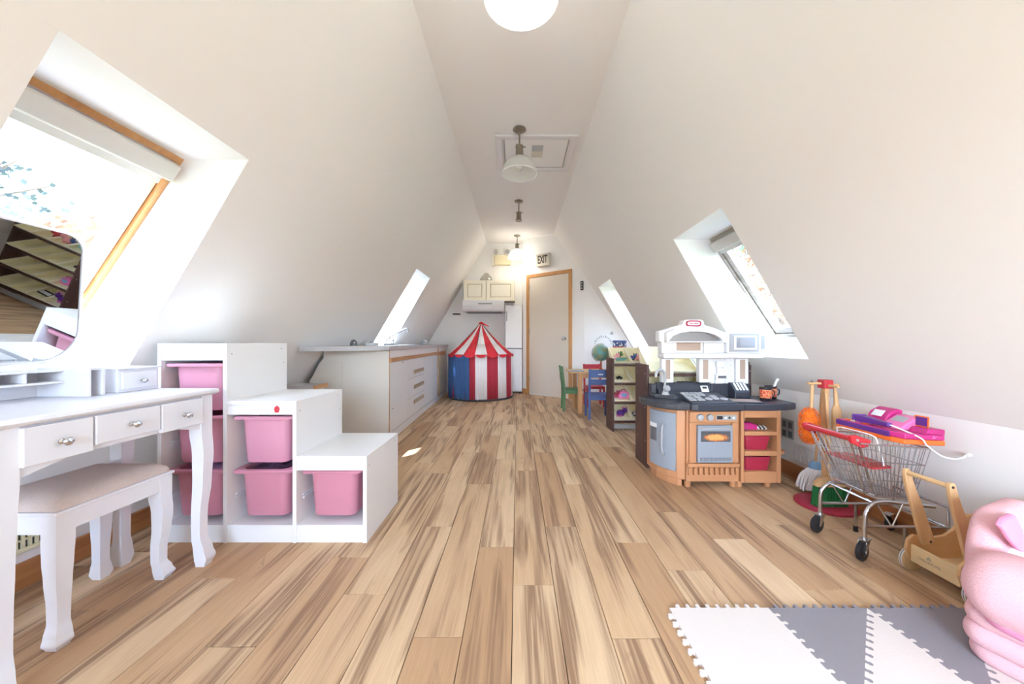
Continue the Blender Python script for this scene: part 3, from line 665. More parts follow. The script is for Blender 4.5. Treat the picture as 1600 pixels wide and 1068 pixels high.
# ================================================================ STEPPED TOY STORAGE
X3, X2, X1, X0 = -.702, -1.03, -1.354, -1.677
TY0, TY1 = 1.669, 2.105; th = .018; ST = [(X0, X1, .93), (X1, X2, .661), (X2, X3, .404)]
t = thing('storage_steps', 'white three-step toy storage frame holding pink bins', 'storage unit', (-1.19, 1.887, 0))
for x, z in ((X0, .93), (X1, .93), (X2, .661), (X3, .404)):
    xx = x if x == X0 else x-th; obj('side_panel', MB().box(xx, TY0, 0, xx+th, TY1, z), 'melamine', t, bevel=.001)
for (a, b, z) in ST:
    xa = a+th if a == X0 else a; obj('top_board', MB().box(xa, TY0+.001, z-th, b-th-.0005, TY1, z-.0005), 'melamine', t)
    fh = {.93: .06, .661: .045, .404: .048}[z]
    obj('fascia', MB().box(xa, TY0+.004, z-th-.001-fh, b-th-.0005, TY0+.018, z-th-.001), 'melamine', t)
    obj('bottom_board', MB().box(xa, TY0+.004, .065, b-th-.0005, TY1-.01, .082), 'melamine', t)
    obj('back_panel', MB().box(xa, TY1-.008, .083, b-th-.0005, TY1-.002, z-th-.001), 'melamine', t)
obj('plinth', MB().box(X0+th, TY0+.006, 0, X3-th-.0005, TY0+.02, .064), 'melamine', t)
rows = [.334, .587, .835]
m = MB()
for ci, (a, b, z) in enumerate(ST):
    xa = a+th if a == X0 else a; xb = b-th
    for zr in [r for r in rows if r < z-.06]+[.21, .46][:(2-ci if ci < 2 else 1)]:
        for x0, x1 in ((xa+.0005, xa+.007), (xb-.0075, xb-.001)): obj('runner', MB().box(x0, TY0+.05, zr-.022, x1, TY1-.02, zr-.016).box(x0, TY0+.05, zr-.006, x1, TY1-.02, zr-.001), 'wplas', t)
for x, y0_, z in ((X3, TY0, .404), (X2, TY0, .661), (X1, TY0, .93)):
    for dy, dz in ((.03, -.05), (TY1-TY0-.05, -.03), (TY1-TY0-.03, -.11)): m = MB().lathe([(.001, .0006), (.004, .0006), (.004, 0)], 8, T=Matrix.Translation((x, TY0+dy, z+dz)) @ Matrix.Rotation(PI/2, 4, 'Y')); obj('screw_cap', m, 'gplas', t)
tag(obj('cupcake_sticker', MB().prism([(-1.130, .607), (-1.114, .607), (-1.110, .622), (-1.134, .622)], TY0+.0008, TY0+.0038, 1).prism([(-1.135, .6225), (-1.109, .6225), (-1.113, .633), (-1.122, .639), (-1.131, .633)], TY0+.0008, TY0+.0038, 1), 'redw', loc=(-1.122, TY0+.004, .62)), 'tiny pink and red sticker on the fascia of the middle step', 'sticker')
def trofast(cx, zr, m, label):
    h = .225; cy = TY0+.215; w, d = .262, .40; zb = zr-h; hw = .0
    t = thing('toy_bin', label, 'bin', (cx, cy, zb), group=None)
    lo = [(.196, .345, .03, 0), (.205, .355, .035, .008), (.222, .375, .035, h-.02), (.222, .375, .035, h-.008)]
    loops = [rrect(a, b, r, zb+z, cx, cy) for a, b, r, z in lo]+[rrect(a-.008, b-.008, r, zb+z, cx, cy) for a, b, r, z in reversed(lo[1:])]+[rrect(.185, .335, .025, zb+.006, cx, cy)]
    obj('body', MB().loft(loops), m, t, smooth=50)
    rl = [rrect(.224, .377, .035, zr-.016, cx, cy), rrect(.282, .41, .03, zr-.016, cx, cy), rrect(.288, .414, .03, zr-.012, cx, cy), rrect(.288, .414, .03, zr-.003, cx, cy), rrect(.28, .406, .03, zr, cx, cy), rrect(.216, .369, .033, zr, cx, cy), rrect(.216, .369, .033, zr-.014, cx, cy)]
    rl.append(rl[0]); obj('rim', MB().loft(rl, False, False), m, t, smooth=50)
    return t
CC = [(X0+th+X1-th)/2, (X1+X2-th)/2, (X2+X3-th)/2]
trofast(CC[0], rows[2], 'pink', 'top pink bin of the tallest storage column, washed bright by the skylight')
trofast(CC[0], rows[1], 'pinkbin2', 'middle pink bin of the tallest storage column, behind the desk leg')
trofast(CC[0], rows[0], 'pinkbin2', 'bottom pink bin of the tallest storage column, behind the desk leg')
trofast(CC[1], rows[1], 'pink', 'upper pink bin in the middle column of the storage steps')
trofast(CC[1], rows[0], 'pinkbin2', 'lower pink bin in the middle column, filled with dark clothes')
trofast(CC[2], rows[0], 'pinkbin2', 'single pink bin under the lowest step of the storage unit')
def crumple(cx, cy, z, w, d, h, m, seed, label):
    mb = MB(); n = 22; vs = []
    for j in range(n+1):
        for i in range(n+1):
            x, y = (i/n-.5), (j/n-.5); e = max(0, 1-(2*abs(x))**6)*max(0, 1-(2*abs(y))**6)
            q = mnoise.noise(Vector((x*7+seed, y*7, seed*3)))+.5*mnoise.noise(Vector((x*17, y*17+seed, seed)))
            vs.append((cx+x*w, cy+y*d, z+e*(h*.45+h*.55*q)))
    mb.add(vs, [(j*(n+1)+i, j*(n+1)+i+1, (j+1)*(n+1)+i+1, (j+1)*(n+1)+i) for j in range(n) for i in range(n)])
    vb = [(v[0], v[1], z-.10) for v in vs]; 
    o = obj('crumpled_clothes', mb, m, loc=(cx, cy, z), smooth=70, solid=.002); tag(o, label, 'clothes', kind='stuff')
crumple(CC[1], TY0+.215, rows[0]-.03, .20, .35, .055, 'darkcloth', 1, 'dark purple clothes heaped in the lower bin of the middle column')
crumple(CC[2], TY0+.215, rows[0]-.035, .20, .35, .05, 'darkcloth', 5, 'dark clothes in the bin under the lowest step')
crumple(CC[2]-.05, TY0+.12, rows[0]-.025, .09, .13, .045, 'lilaccloth', 8, 'lilac cloth at the left of the bin under the lowest step')
crumple(CC[0], TY0+.215, rows[0]-.035, .20, .35, .05, 'lilaccloth', 3, 'pale clothes in the bottom bin behind the desk leg')
crumple(CC[1], TY0+.215, rows[1]-.03, .20, .35, .04, 'darkcloth', 4, 'dark clothes just showing in the upper bin of the middle column')

# ================================================================ VANITY DESK
def cabriole(m, x, y, h, ox, oy, w=.05):
    prof = [(h, w, 0), (h*.80, w, 0), (h*.66, w*.94, .006), (h*.5, w*.84, .004), (h*.3, w*.72, -.004), (h*.18, w*.70, -.004), (h*.10, w*.86, .006), (h*.045, w*.96, .012), (0.0, w*.70, .008)]
    P = []
    for (z0, w0, o0), (z1, w1, o1) in zip(prof, prof[1:]):
        for k in range(4):
            u = k/4; s = u*u*(3-2*u); P.append((z0+(z1-z0)*u, w0+(w1-w0)*s, o0+(o1-o0)*s))
    P.append(prof[-1])
    return m.loft([[Vector((x+ox*o+sx*q/2, y+oy*o+sy*q/2, z)) for sx, sy in ((-1, -1), (1, -1), (1, 1), (-1, 1))] for z, q, o in P])
DX, DXB, DYN, DYF, DZ = -1.30, -1.685, .885, 1.53, .737
t = thing('vanity_desk', 'white dressing desk with three drawers and curved legs along the left wall', 'desk', (-1.49, 1.2, 0))
def edge_top(z0, z1, ex=.02):
    m = MB(); c = ((DX+DXB-.055)/2, (DYN+DYF)/2); w, d = DX-DXB+.055+2*ex, DYF-DYN+2*ex
    return m.loft([rrect(w-.03, d-.03, .006, z0, *c), rrect(w-.012, d-.012, .01, z0+.004, *c), rrect(w, d, .014, z0+.011, *c), rrect(w-.004, d-.004, .014, z1-.003, *c), rrect(w-.012, d-.012, .01, z1, *c)])
obj('tabletop', edge_top(DZ-.024, DZ), 'white', t, smooth=30)
for x, y, a, b in ((DX-.027, DYF-.028, 1, 1), (DXB+.027, DYF-.028, -1, 1), (DX-.027, DYN+.026, 1, -1), (DXB+.027, DYN+.026, -1, -1)):
    obj('leg', cabriole(MB(), x, y, DZ-.025, a*.8, b*.8, .052), 'white', t, smooth=35)
# front apron with a scalloped lower edge
def scallop(y0, y1, zt, zl, zc, n=16):
    p = [(y0, zt), (y1, zt)]
    for i in range(n+1):
        u = i/n; p.append((y1+(y0-y1)*u, zl+(zc-zl)*min(1, math.sin(PI*u)*1.5)))
    return p
zt = DZ-.0255
obj('apron', MB().prism(scallop(DYN+.053, DYF-.055, zt, .575, .603), DX-.020, DX-.006, 0), 'white', t)
obj('apron', MB().prism(scallop(DYN+.053, DYF-.055, zt, .59, .60), DXB+.006, DXB+.020, 0), 'white', t)
for y in (DYF-.024, DYN+.010): obj('side_apron', MB().box(DXB+.054, y, .59, DX-.054, y+.014, zt), 'white', t)
for y0_, y1_, z0_ in ((.935, 1.092, .603), (1.098, 1.297, .618), (1.302, 1.473, .603)):
    d = obj('drawer', MB().box(DX-.0055, y0_, z0_, DX+.010, y1_, zt-.004), 'white', t, bevel=.003)
    yc = (y0_+y1_)/2; zc = (z0_+zt)/2-.004
    obj('knob', MB().lathe([(.001, 0), (.008, 0), (.008, .003), (.004, .006), (.004, .012), (.010, .017), (.012, .022), (.009, .028), (.001, .030)], 14, T=Matrix.Translation((DX+.010, yc, zc)) @ Matrix.Rotation(PI/2, 4, 'Y')), 'chrome', d, smooth=True)
# hutch on the desk
t = thing('desk_organizer', 'low white organizer with open cubbies and a small drawer on the dressing desk', 'organizer', (-1.66, 1.2, DZ))
zb = DZ+.0006; HF, HB = -1.625, -1.725
def bx(name, *a, m='white', b=.002, r=None): return obj(name, MB().box(*a), m, r or t, bevel=b)
bx('back_board', HB-.008, .62, zb, HB, 1.40, .835)
bx('bottom_shelf', HB, .62, .788, HF, 1.285, .796); bx('top_shelf', HB, .62, .829, HF, 1.285, .836)
for y in (.75, .90, 1.02, 1.10, 1.18): bx('divider', HB, y, .7965, HF, y+.008, .8285)
bx('tower_side', HB, 1.286, zb, -1.54, 1.296, .842); bx('tower_side', HB, 1.330, zb, -1.54, 1.340, .842)
bx('tower_top', HB, 1.2965, .832, -1.54, 1.3295, .842)
bx('drawer_case', HB, 1.385, zb, -1.548, 1.545, .826); bx('drawer_case_top', HB, 1.38, .8265, -1.538, 1.55, .833)
dw = bx('small_drawer', -1.5475, 1.398, zb+.012, -1.539, 1.532, .817)
obj('knob', MB().lathe([(.001, 0), (.004, .001), (.004, .010), (.009, .014), (.010, .019), (.007, .024), (.001, .026)], 12, T=Matrix.Translation((-1.539, 1.465, .779)) @ Matrix.Rotation(PI/2, 4, 'Y')), 'chrome', dw, smooth=True)
# mirror behind the organizer, leaning over the desk from the skylight recess
t = thing('vanity_mirror', 'large rounded mirror in a thin white frame standing at the back of the dressing desk', 'mirror', (-1.75, 1.22, DZ))
TA = math.radians(11.55)
def mp_(y, z, d): return Vector((-1.772-(y-1.22)*.0123+math.tan(TA)*(z-.985)+d*math.cos(TA), y, z-d*math.sin(TA)))
def mloop(ins, d, r=.06):
    z0, z1 = .852+ins, 1.352-ins; y0 = .975+ins; ya, yb = 1.455-ins, 1.418-ins; out = []
    for p in rrect(1, 1, 1, 0, n=7): pass
    cs = [((yb, z1), 0), ((y0, z1), PI/2), ((y0, z0), PI), ((ya, z0), 1.5*PI)]
    for (y, z), a0 in cs:
        rr = r*1.9 if (z == z0 and y > 1.2) else r; sy = -1 if y > 1.2 else 1; sz = -1 if z > 1.1 else 1
        for k in range(8):
            a = a0+PI/2*k/7; out.append(mp_(y+sy*rr+rr*math.cos(a), z+sz*rr+rr*math.sin(a), d))
    return out
obj('frame', MB().loft([mloop(0, -.014), mloop(0, .004), mloop(.004, .008), mloop(.011, .008), mloop(.011, .002)]), 'white', t, smooth=40)
obj('mirror_glass', MB().loft([mloop(.0115, .0025), mloop(.0115, .0045)]), 'mirror', t)
for y in (1.05, 1.36): obj('bracket', MB().prism([(-1.768, .858), (-1.752, .858), (-1.742, .739), (-1.756, .739)], y, y+.02, 1), 'white', t)
# stool
SX0, SX1, SY0, SY1 = -1.675, -1.388, 1.078, 1.445
t = thing('vanity_stool', 'small white stool with a beige padded seat pushed at the dressing desk', 'stool', ((SX0+SX1)/2, (SY0+SY1)/2, 0))
for x, y, a, b in ((SX1-.026, SY0+.026, 1, -1), (SX1-.026, SY1-.026, 1, 1), (SX0+.026, SY0+.026, -1, -1), (SX0+.026, SY1-.026, -1, 1)):
    obj('leg', cabriole(MB(), x, y, .408, a*.7, b*.7, .048), 'white', t, smooth=35)
m = MB(); m.box(SX1-.016, SY0+.04, .352, SX1-.003, SY1-.04, .408); obj('apron', m, 'white', t)
m = MB(); m.box(SX0+.003, SY0+.04, .352, SX0+.016, SY1-.04, .408); obj('apron', m, 'white', t)
for y in (SY0+.003, SY1-.016): obj('apron', MB().box(SX0+.045, y, .352, SX1-.045, y+.013, .408), 'white', t)
cx, cy = (SX0+SX1)/2, (SY0+SY1)/2
obj('seat_board', MB().box(SX0-.004, SY0-.004, .4085, SX1+.004, SY1+.004, .420), 'white', t, bevel=.003)
M['seat'] = mat('beige_herringbone', (204, 186, 178), .85, bump=.6, bscale=260, var=.12, vscale=320, stretch=(1, .35, 1))
w, d = SX1-SX0, SY1-SY0; cl = []
for i in range(9):
    a = i/8*PI/2; cl.append(rrect((w-.006)*(.18+.82*math.cos(a)**.55) if i < 8 else w*.15, (d-.006)*(.18+.82*math.cos(a)**.55) if i < 8 else d*.15, .012 if i < 6 else .008, .4205+.048*math.sin(a), cx, cy))
obj('seat', MB().loft(cl), 'seat', t, smooth=60)
tag(obj('wall_hook', MB().prism([(1.235, .43), (1.25, .43), (1.262, .49), (1.252, .49)], -1.889, -1.872, 0).prism([(1.25, .43), (1.28, .437), (1.28, .444), (1.25, .442)], -1.889, -1.872, 0), 'black', loc=(-1.885, 1.25, .45)), 'small black hook on the left wall under the dressing desk', 'hook')
# left vent grille
def vent(side, y0, y1, z0, z1, m, label, nx, nz):
    X = -1.8895 if side < 0 else 1.9215; s = -side
    t = thing('floor_vent', label, 'vent', (X, (y0+y1)/2, z0))
    def b(mb, a0, b0, a1, b1, d0, d1): x0, x1 = sorted((X+s*d0, X+s*d1)); return mb.box(x0, a0, b0, x1, a1, b1)
    obj('backing', b(MB(), y0+.004, z0+.004, y1-.004, z1-.004, .0005, .002), 'dgplas' if side < 0 else 'gplas', t)
    f = MB(); q = .016; b(f, y0, z0, y1, z0+q, .001, .012); b(f, y0, z1-q, y1, z1, .001, .012); b(f, y0, z0+q, y0+q, z1-q, .001, .012); b(f, y1-q, z0+q, y1, z1-q, .001, .012); obj('frame', f, m, t, bevel=.002)
    g = MB()
    for i in range(nx): y = y0+q+(y1-y0-2*q)*(i+.5)/nx; b(g, y-.0045, z0+q, y+.0045, z1-q, .002, .010)
    for i in range(1, nz): z = z0+q+(z1-z0-2*q)*i/nz; b(g, y0+q, z-.003, y1-q, z+.003, .0025, .0095)
    o = obj('louvre', g, m, t); o['kind'] = 'stuff'; return t
vent(-1, .98, 1.45, .135, .29, 'creamvent', 'cream vent grille on the left wall behind the stool', 22, 4)

# ================================================================ KIDS TABLE AND CHAIRS
def post(m, x, y, z0, z1, w=.03, d=None): d = d or w; return m.box(x-w/2, y-d/2, z0, x+w/2, y+d/2, z1)
t = thing('kids_table', 'small wooden play table by the door wall', 'table', (1.06, 4.98, 0))
TX0, TX1, TYN, TYF = .70, 1.44, 4.72, 5.26
obj('tabletop', MB().box(TX0, TYN, .535, TX1, TYF, .555), 'beechx', t, bevel=.004)
for x in (TX0+.13, TX1-.05):
    for y in (TYN+.04, TYF-.06): obj('leg', post(MB(), x, y, 0, .5345, .055), 'pinez', t, bevel=.004)
obj('apron', MB().box(TX0+.16, TYN+.03, .47, TX1-.08, TYN+.045, .5345), 'pine', t)
def kid_chair(cx, cy, rz, m, label, seat=.30, back=.615, w=.27, d=.26):
    """local: back at -y side, faces +y"""
    t = thing('kids_chair', label, 'chair', (cx, cy, 0), rz, world=False); q = .028
    for sx in (-1, 1):
        obj('back_post', MB().loft([[Vector((sx*(w/2-q/2)+a*q/2, -d/2+q/2+o+b*q/2, z)) for a, b in ((-1, -1), (1, -1), (1, 1), (-1, 1))] for z, o in ((0, -.01), (seat*.6, 0), (seat+.02, 0), (back*.8, -.02), (back, -.035))]), m, t, bevel=.003)
        obj('front_leg', post(MB(), sx*(w/2-q/2), d/2-q/2, 0, seat-.0205, q), m, t, bevel=.003)
    obj('seat', MB().box(-w/2+.001, -d/2+q+.001, seat-.02, w/2-.001, d/2+.01, seat), m, t, bevel=.004)
    obj('seat_rail', MB().box(-w/2+q, -d/2+.004, seat-.065, w/2-q, -d/2+.020, seat-.0205), m, t); 
    for sx in (-1, 1): obj('seat_rail', MB().box(sx*(w/2-.008)-.006, -d/2+q, seat-.06, sx*(w/2-.008)+.006, d/2-q, seat-.0205), m, t)
    def slat(z0, z1, n='back_slat'): return obj(n, MB().box(-w/2+q-.004, -d/2-.024, z0, w/2-q+.004, -d/2-.008, z1), m, t, bevel=.003)
    s = slat(back-.10, back-.005); slat(back-.19, back-.125); return t, s
t, s = kid_chair(1.008, 4.50, 0, 'blue', 'blue painted kids chair with its slatted back to the camera, at the play table', w=.285)
obj('name_plate', MB().box(-.03, -.1555, .545, .03, -.1545, .558), 'wplas', s)
kid_chair(.76, 5.03, -PI/2, 'green', 'green painted kids chair pushed to the left end of the play table')
kid_chair(1.14, 5.34, PI, 'redw', 'red painted kids chair on the far side of the play table')
t = thing('picture_book', 'blue picture book lying open on the play table', 'book', (.80, 4.84, .5552))
obj('cover', MB().prism([(.715, .5555), (.80, .5555), (.885, .5555), (.885, .5585), (.80, .5565), (.715, .5585)], 4.76, 4.92, 1), 'blue', t)
obj('page', MB().box(.72, 4.765, .5588, .797, 4.915, .563), 'ltblue', t); obj('page', MB().box(.803, 4.765, .5588, .88, 4.915, .563), 'ltblue', t)
t = thing('globe', 'teal tabletop globe standing on the play table', 'globe', (1.13, 4.85, .5552)); gx, gy, gz, gr = 1.13, 4.85, .80, .112
def globe_mat():
    m = mat('globe_print', (110, 164, 160), .35); nt = m.node_tree; b = nt.nodes['Principled BSDF']
    tc = nt.nodes.new('ShaderNodeTexCoord'); n = nt.nodes.new('ShaderNodeTexNoise'); n.inputs['Scale'].default_value = 11; n.inputs['Detail'].default_value = 4
    r = nt.nodes.new('ShaderNodeValToRGB'); r.color_ramp.elements[0].position = .50; r.color_ramp.elements[1].position = .54
    r.color_ramp.elements[0].color = (*lin((104, 160, 160)), 1); r.color_ramp.elements[1].color = (*lin((140, 156, 120)), 1)
    nt.links.new(tc.outputs['Object'], n.inputs['Vector']); nt.links.new(n.outputs['Fac'], r.inputs[0]); nt.links.new(r.outputs[0], b.inputs['Base Color']); return m
obj('sphere', MB().ball((gx, gy, gz), gr, 28), globe_mat(), t, smooth=True)
obj('base', MB().lathe([(.001, 0), (.075, 0), (.075, .010), (.03, .02), (.014, .04), (.012, .13), (.001, .135)], 20, c=(gx, gy, .5556)), 'brown', t, smooth=40)
m = MB().tube([(gx+(gr+.010)*math.sin(a), gy, gz+(gr+.010)*math.cos(a)) for a in [math.radians(-160+i*12) for i in range(16)]], .005, 6); obj('meridian_arm', m, 'nickel', t, smooth=True)
obj('axis_pin', MB().tube([(gx-.125, gy, gz-.02), (gx-.10, gy, gz-.016)], .007, 8), 'brown', t)
Tc = lambda px, z, off=.002: None
def on_corner(px, z, off):
    r = (px-808.5)/560; s = (r*DW1.y-DW1.x)/(cd.x-r*cd.y); return Vector((DW1.x+cd.x*s+cn.x*off, DW1.y+cd.y*s+cn.y*off, z))
c0 = on_corner(942.5, .905, .002); Tw = Matrix(((cd.x, 0, cn.x, c0.x), (cd.y, 0, cn.y, c0.y), (0, 1, 0, c0.z), (0, 0, 0, 1)))
t = thing('wall_sticker', 'arch of small grey strokes stuck on the white wall behind the globe', 'sticker', tuple(c0))
for k in range(13):
    a = math.radians(8+k*13.6); R = Tw @ Matrix.Rotation(a-PI/2, 4, 'Z')
    obj('stroke', MB().box(-.006, .118, .0003, .005+.003*(k % 3), .146+.008*(k % 2), .0015, R), 'gplas', t)
c1 = on_corner(955.7, 1.07, .001); tag(obj('wall_clip', MB().prism([(-.025, 0), (.03, 0), (.012, .045), (-.012, .03)], 0, .012, 2, Matrix(((cd.x, 0, cn.x, c1.x), (cd.y, 0, cn.y, c1.y), (0, 1, 0, c1.z), (0, 0, 0, 1)))), 'gplas', loc=tuple(c1)), 'tiny grey clip on the white wall above the globe', 'clip')
t = thing('toy_drum', 'tall blue and white patterned tin on the play table, showing above the far toy bins', 'tin', (1.385, 4.86, .5552))
def tinmat():
    m = mat('blue_white_print', (230, 230, 236), .4); nt = m.node_tree; b = nt.nodes['Principled BSDF']; tc = nt.nodes.new('ShaderNodeTexCoord')
    v = nt.nodes.new('ShaderNodeTexVoronoi'); v.inputs['Scale'].default_value = 34; r = nt.nodes.new('ShaderNodeValToRGB'); r.color_ramp.interpolation = 'CONSTANT'
    r.color_ramp.elements[0].color = (*lin((232, 232, 238)), 1); r.color_ramp.elements[1].position = .42; r.color_ramp.elements[1].color = (*lin((62, 84, 140)), 1)
    nt.links.new(tc.outputs['Object'], v.inputs['Vector']); nt.links.new(v.outputs['Distance'], r.inputs[0]); nt.links.new(r.outputs[0], b.inputs['Base Color']); return m
obj('can', MB().lathe([(.001, 0), (.088, 0), (.09, .004), (.09, .385), (.001, .385)], 28, c=(1.385, 4.86, .5556)), tinmat(), t, smooth=40)
obj('band', MB().lathe([(.0905, .28), (.0925, .28), (.0925, .33), (.0905, .33), (.0905, .28)], 28, c=(1.385, 4.86, .5556)), 'redw', t)
obj('lid', MB().lathe([(.001, .3856), (.093, .3856), (.093, .41), (.088, .414), (.001, .414)], 28, c=(1.385, 4.86, .5556)), 'blue', t, smooth=40)

# ================================================================ TOY BIN ORGANIZERS
def organizer(x0, x1, yf, yb, label, rows):
    t = thing('bin_organizer', label, 'organizer', ((x0+x1)/2, (yf+yb)/2, 0)); th = .018
    for i, x in enumerate((x0, x1-th)):
        p = obj('side_panel', MB().box(x, yf, 0, x+th, yb, .77), 'espresso', t, bevel=.003)
        s = -1 if i == 0 else 1; xo = x-.0008 if i == 0 else x+th+.0008
        for (yy, zz) in ((yf+.03, .70), (yb-.05, .70), (yf+.03, .45), (yf+.03, .2), (yb-.05, .2)):
            obj('cam_cap', MB().lathe([(.001, 0), (.006, 0), (.006, .0007), (.001, .0007)], 8, T=Matrix.Translation((xo, yy, zz)) @ Matrix.Rotation(PI/2, 4, 'Y')), 'taupe', p)
    for zr in rows:
        obj('rail', MB().box(x0+th, yf+.004, zr-.022, x1-th, yf+.016, zr-.001), 'espresso', t)
        obj('rail', MB().box(x0+th, yb-.045, zr+.048, x1-th, yb-.033, zr+.072), 'espresso', t)
    obj('bottom_rail', MB().box(x0+th, yf+.02, .03, x1-th, yf+.036, .075), 'gplas', t); return t
def tilt_bin(cx, w, yf, yb, zr, label, hb=.155, lab=None):
    """open cream bin tilted forwards: low front lip at the front rail, tall back"""
    t = thing('cream_bin', label, 'bin', (cx, (yf+yb)/2, zr)); m = MB(); tk = .0035; y0 = yf-.012; d = yb-yf-.03
    def prof(i, up=0):  # side outline: lip, bottom front, bottom back, top back
        return [(y0+i, zr+.018), (y0+.030+i, zr-.0+.001+i), (y0+d-i, zr+.072+i), (y0+d+.045-i, zr+.072+hb*.62)]
    P = prof(0); w0, w1 = w/2, w/2-.010
    # side walls
    for sx in (-1, 1):
        x_ = cx+sx*(w0-tk); a_, b_ = Vector((P[0][0], P[0][1])), Vector((P[3][0], P[3][1])); xr0, xr1 = sorted((cx+sx*(w0+.001), cx+sx*(w0-.011)))
        obj('side_rim', MB().prism([(a_.x, a_.y+.0005), (b_.x, b_.y+.0005), (b_.x, b_.y+.007), (a_.x, a_.y+.007)], xr0, xr1, 0), 'creamrim', t)
        obj('side_wall', MB().prism([P[0], P[1], P[2], P[3]], x_, x_+sx*tk, 0), 'cream', t)
    def sheet(p, q): return [p, q, (q[0], q[1]+tk), (p[0], p[1]+tk)]
    obj('base', MB().prism([P[1], P[2], (P[2][0], P[2][1]+tk), (P[1][0], P[1][1]+tk)], cx-w0+tk, cx+w0-tk, 0), 'cream', t)
    obj('front_lip', MB().prism([P[0], P[1], (P[1][0]+tk, P[1][1]), (P[0][0]+tk+.002, P[0][1])], cx-w0+tk, cx+w0-tk, 0).box(cx-w0, y0-.007, zr+.017, cx+w0, y0+.005, zr+.024), 'creamrim', t)
    obj('back_wall', MB().prism([P[2], P[3], (P[3][0]+tk, P[3][1]), (P[2][0]+tk, P[2][1])], cx-w0+tk, cx+w0-tk, 0).box(cx-w0, P[3][0]-.002, P[3][1]-.004, cx+w0, P[3][0]+.012, P[3][1]+.002), 'cream', t)
    return t
O1 = (1.000, 1.764, 3.765, 4.04); M['creamrim'] = mat('cream_plastic_rim', (250, 244, 222), .35)
R1 = [.712, .512, .312, .114]
organizer(*O1, 'far dark brown bin organizer with rows of cream bins, nearest the play table', R1)
nm = ['top', 'second', 'third', 'bottom']; cn4 = ['left', 'second from left', 'third from left', 'right']
bw = (O1[1]-O1[0]-.036)/4
for r, zr in enumerate(R1):
    for c in range(4):
        tilt_bin(O1[0]+.018+bw*(c+.5), bw-.006, O1[2], O1[3], zr, 'cream bin in the %s row of the far organizer, %s' % (nm[r], cn4[c]) if c in (0, 3) else 'cream bin in the %s row of the far organizer, %s' % (nm[r], cn4[c]))
O2 = (.962, 1.742, 2.668, 2.925); R2 = [.705, .455, .205]
organizer(*O2, 'near dark brown bin organizer with large cream bins behind the toy kitchen', R2)
bw2 = (O2[1]-O2[0]-.036)/2
for r, zr in enumerate(R2):
    for c in range(2): tilt_bin(O2[0]+.018+bw2*(c+.5), bw2-.008, O2[2], O2[3], zr, 'large cream bin in the %s row of the near organizer, %s half' % (['top', 'middle', 'bottom'][r], ['left', 'right'][c]), hb=.20)
def bz(zr, yf, y): return zr+.0045+(y-(yf+.018))/(.245-.030)*.072
bc = lambda c: O1[0]+.018+bw*(c+.5)
# toys in the far bins
y = 3.86; z = bz(R1[0], O1[2], y)+.004; x = bc(0)
t = thing('toy_boat', 'pale teal toy tray in the top left bin of the far organizer', 'toy', (x, y, z))
obj('hull', MB().loft([rrect(.09, .05, .02, z, x, y), rrect(.15, .09, .03, z+.03, x, y), rrect(.13, .07, .03, z+.03, x, y), rrect(.08, .04, .015, z+.008, x, y)]), 'teal', t, smooth=50)
t = thing('toy_bush', 'green leafy toy standing behind the pale teal tray', 'toy', (x, y+.055, z+.02)); m = MB(); rn = random.Random(4)
for k in range(16):
    a = rn.random()*6.28; el = rn.random()*1.4; d = Vector((math.cos(a)*math.cos(el), math.sin(a)*math.cos(el)*.6, math.sin(el)))
    p = Vector((x+.015, y+.058, z+.045)); m.add([p, p+d*.03+Vector((.010, 0, .0)), p+d*.062, p+d*.03-Vector((.010, 0, 0)), p+d*.03+Vector((0, .006, .004))], [(0, 1, 4), (1, 2, 4), (2, 3, 4), (3, 0, 4), (0, 3, 2, 1)])
o = obj('leaves', m, 'leaf', t); o['kind'] = 'stuff'; obj('stalk', MB().tube([(x+.015, y+.058, z+.028), (x+.015, y+.058, z+.055)], .007, 6), 'brown', t)
def plush_toy(x, y, z, m1, m2, s, label, nm='plush_toy'):
    t = thing(nm, label, 'toy', (x, y, z))
    obj('body', MB().ball((x, y, z+.028*s), (.036*s, .026*s, .028*s), 12), m1, t, smooth=True)
    obj('head', MB().ball((x+.030*s, y-.012*s, z+.052*s), .021*s, 12), m1, t, smooth=True)
    for q in (-1, 1): obj('ear', MB().ball((x+.030*s+q*.014*s, y-.010*s, z+.074*s), (.007*s, .005*s, .011*s), 8), m2, t, smooth=True)
    for q in (-1, 1): obj('paw', MB().ball((x-.02*s+q*.014*s, y-.026*s, z+.012*s), (.010*s, .014*s, .009*s), 8), m2, t, smooth=True)
    return t
plush_toy(bc(0)-.055, 3.865, z+.005, 'skin', 'lpink', .9, 'small pink plush toy at the left side of the top left bin')
y = 3.855; z = bz(R1[0], O1[2], y)+.004
plush_toy(bc(1)+.02, y, z, 'skin', 'skin', 1.25, 'pink plush toy in the top row bin beside the leafy toy')
plush_toy(bc(1)-.055, y+.01, z, 'blue', 'slate', .95, 'dark blue plush toy next to the pink one in the top row')
plush_toy(bc(2)-.03, y+.02, z, 'redw', 'brown', 1.3, 'red brown plush toy in the third bin of the top row')
y = 3.85; z = bz(R1[2], O1[2], y)+.004; x = bc(0)+.03
t = thing('toy_case', 'pink toy case with a pale oval front in the third row', 'toy', (x, y, z))
obj('body', MB().loft([rrect(.12, .05, .02, z, x, y), rrect(.13, .055, .025, z+.03, x, y), rrect(.10, .045, .022, z+.065, x, y), rrect(.05, .03, .012, z+.075, x, y)]), 'lpink', t, smooth=50)
obj('front_oval', MB().ball((x, y-.030, z+.036), (.034, .004, .019), 14), 'ltblue', t, smooth=True)
obj('handle', MB().tube(bez([(x-.03, y, z+.068), (x-.02, y, z+.088), (x+.02, y, z+.088), (x+.03, y, z+.068)], 4), .004, 6), 'magenta', t)
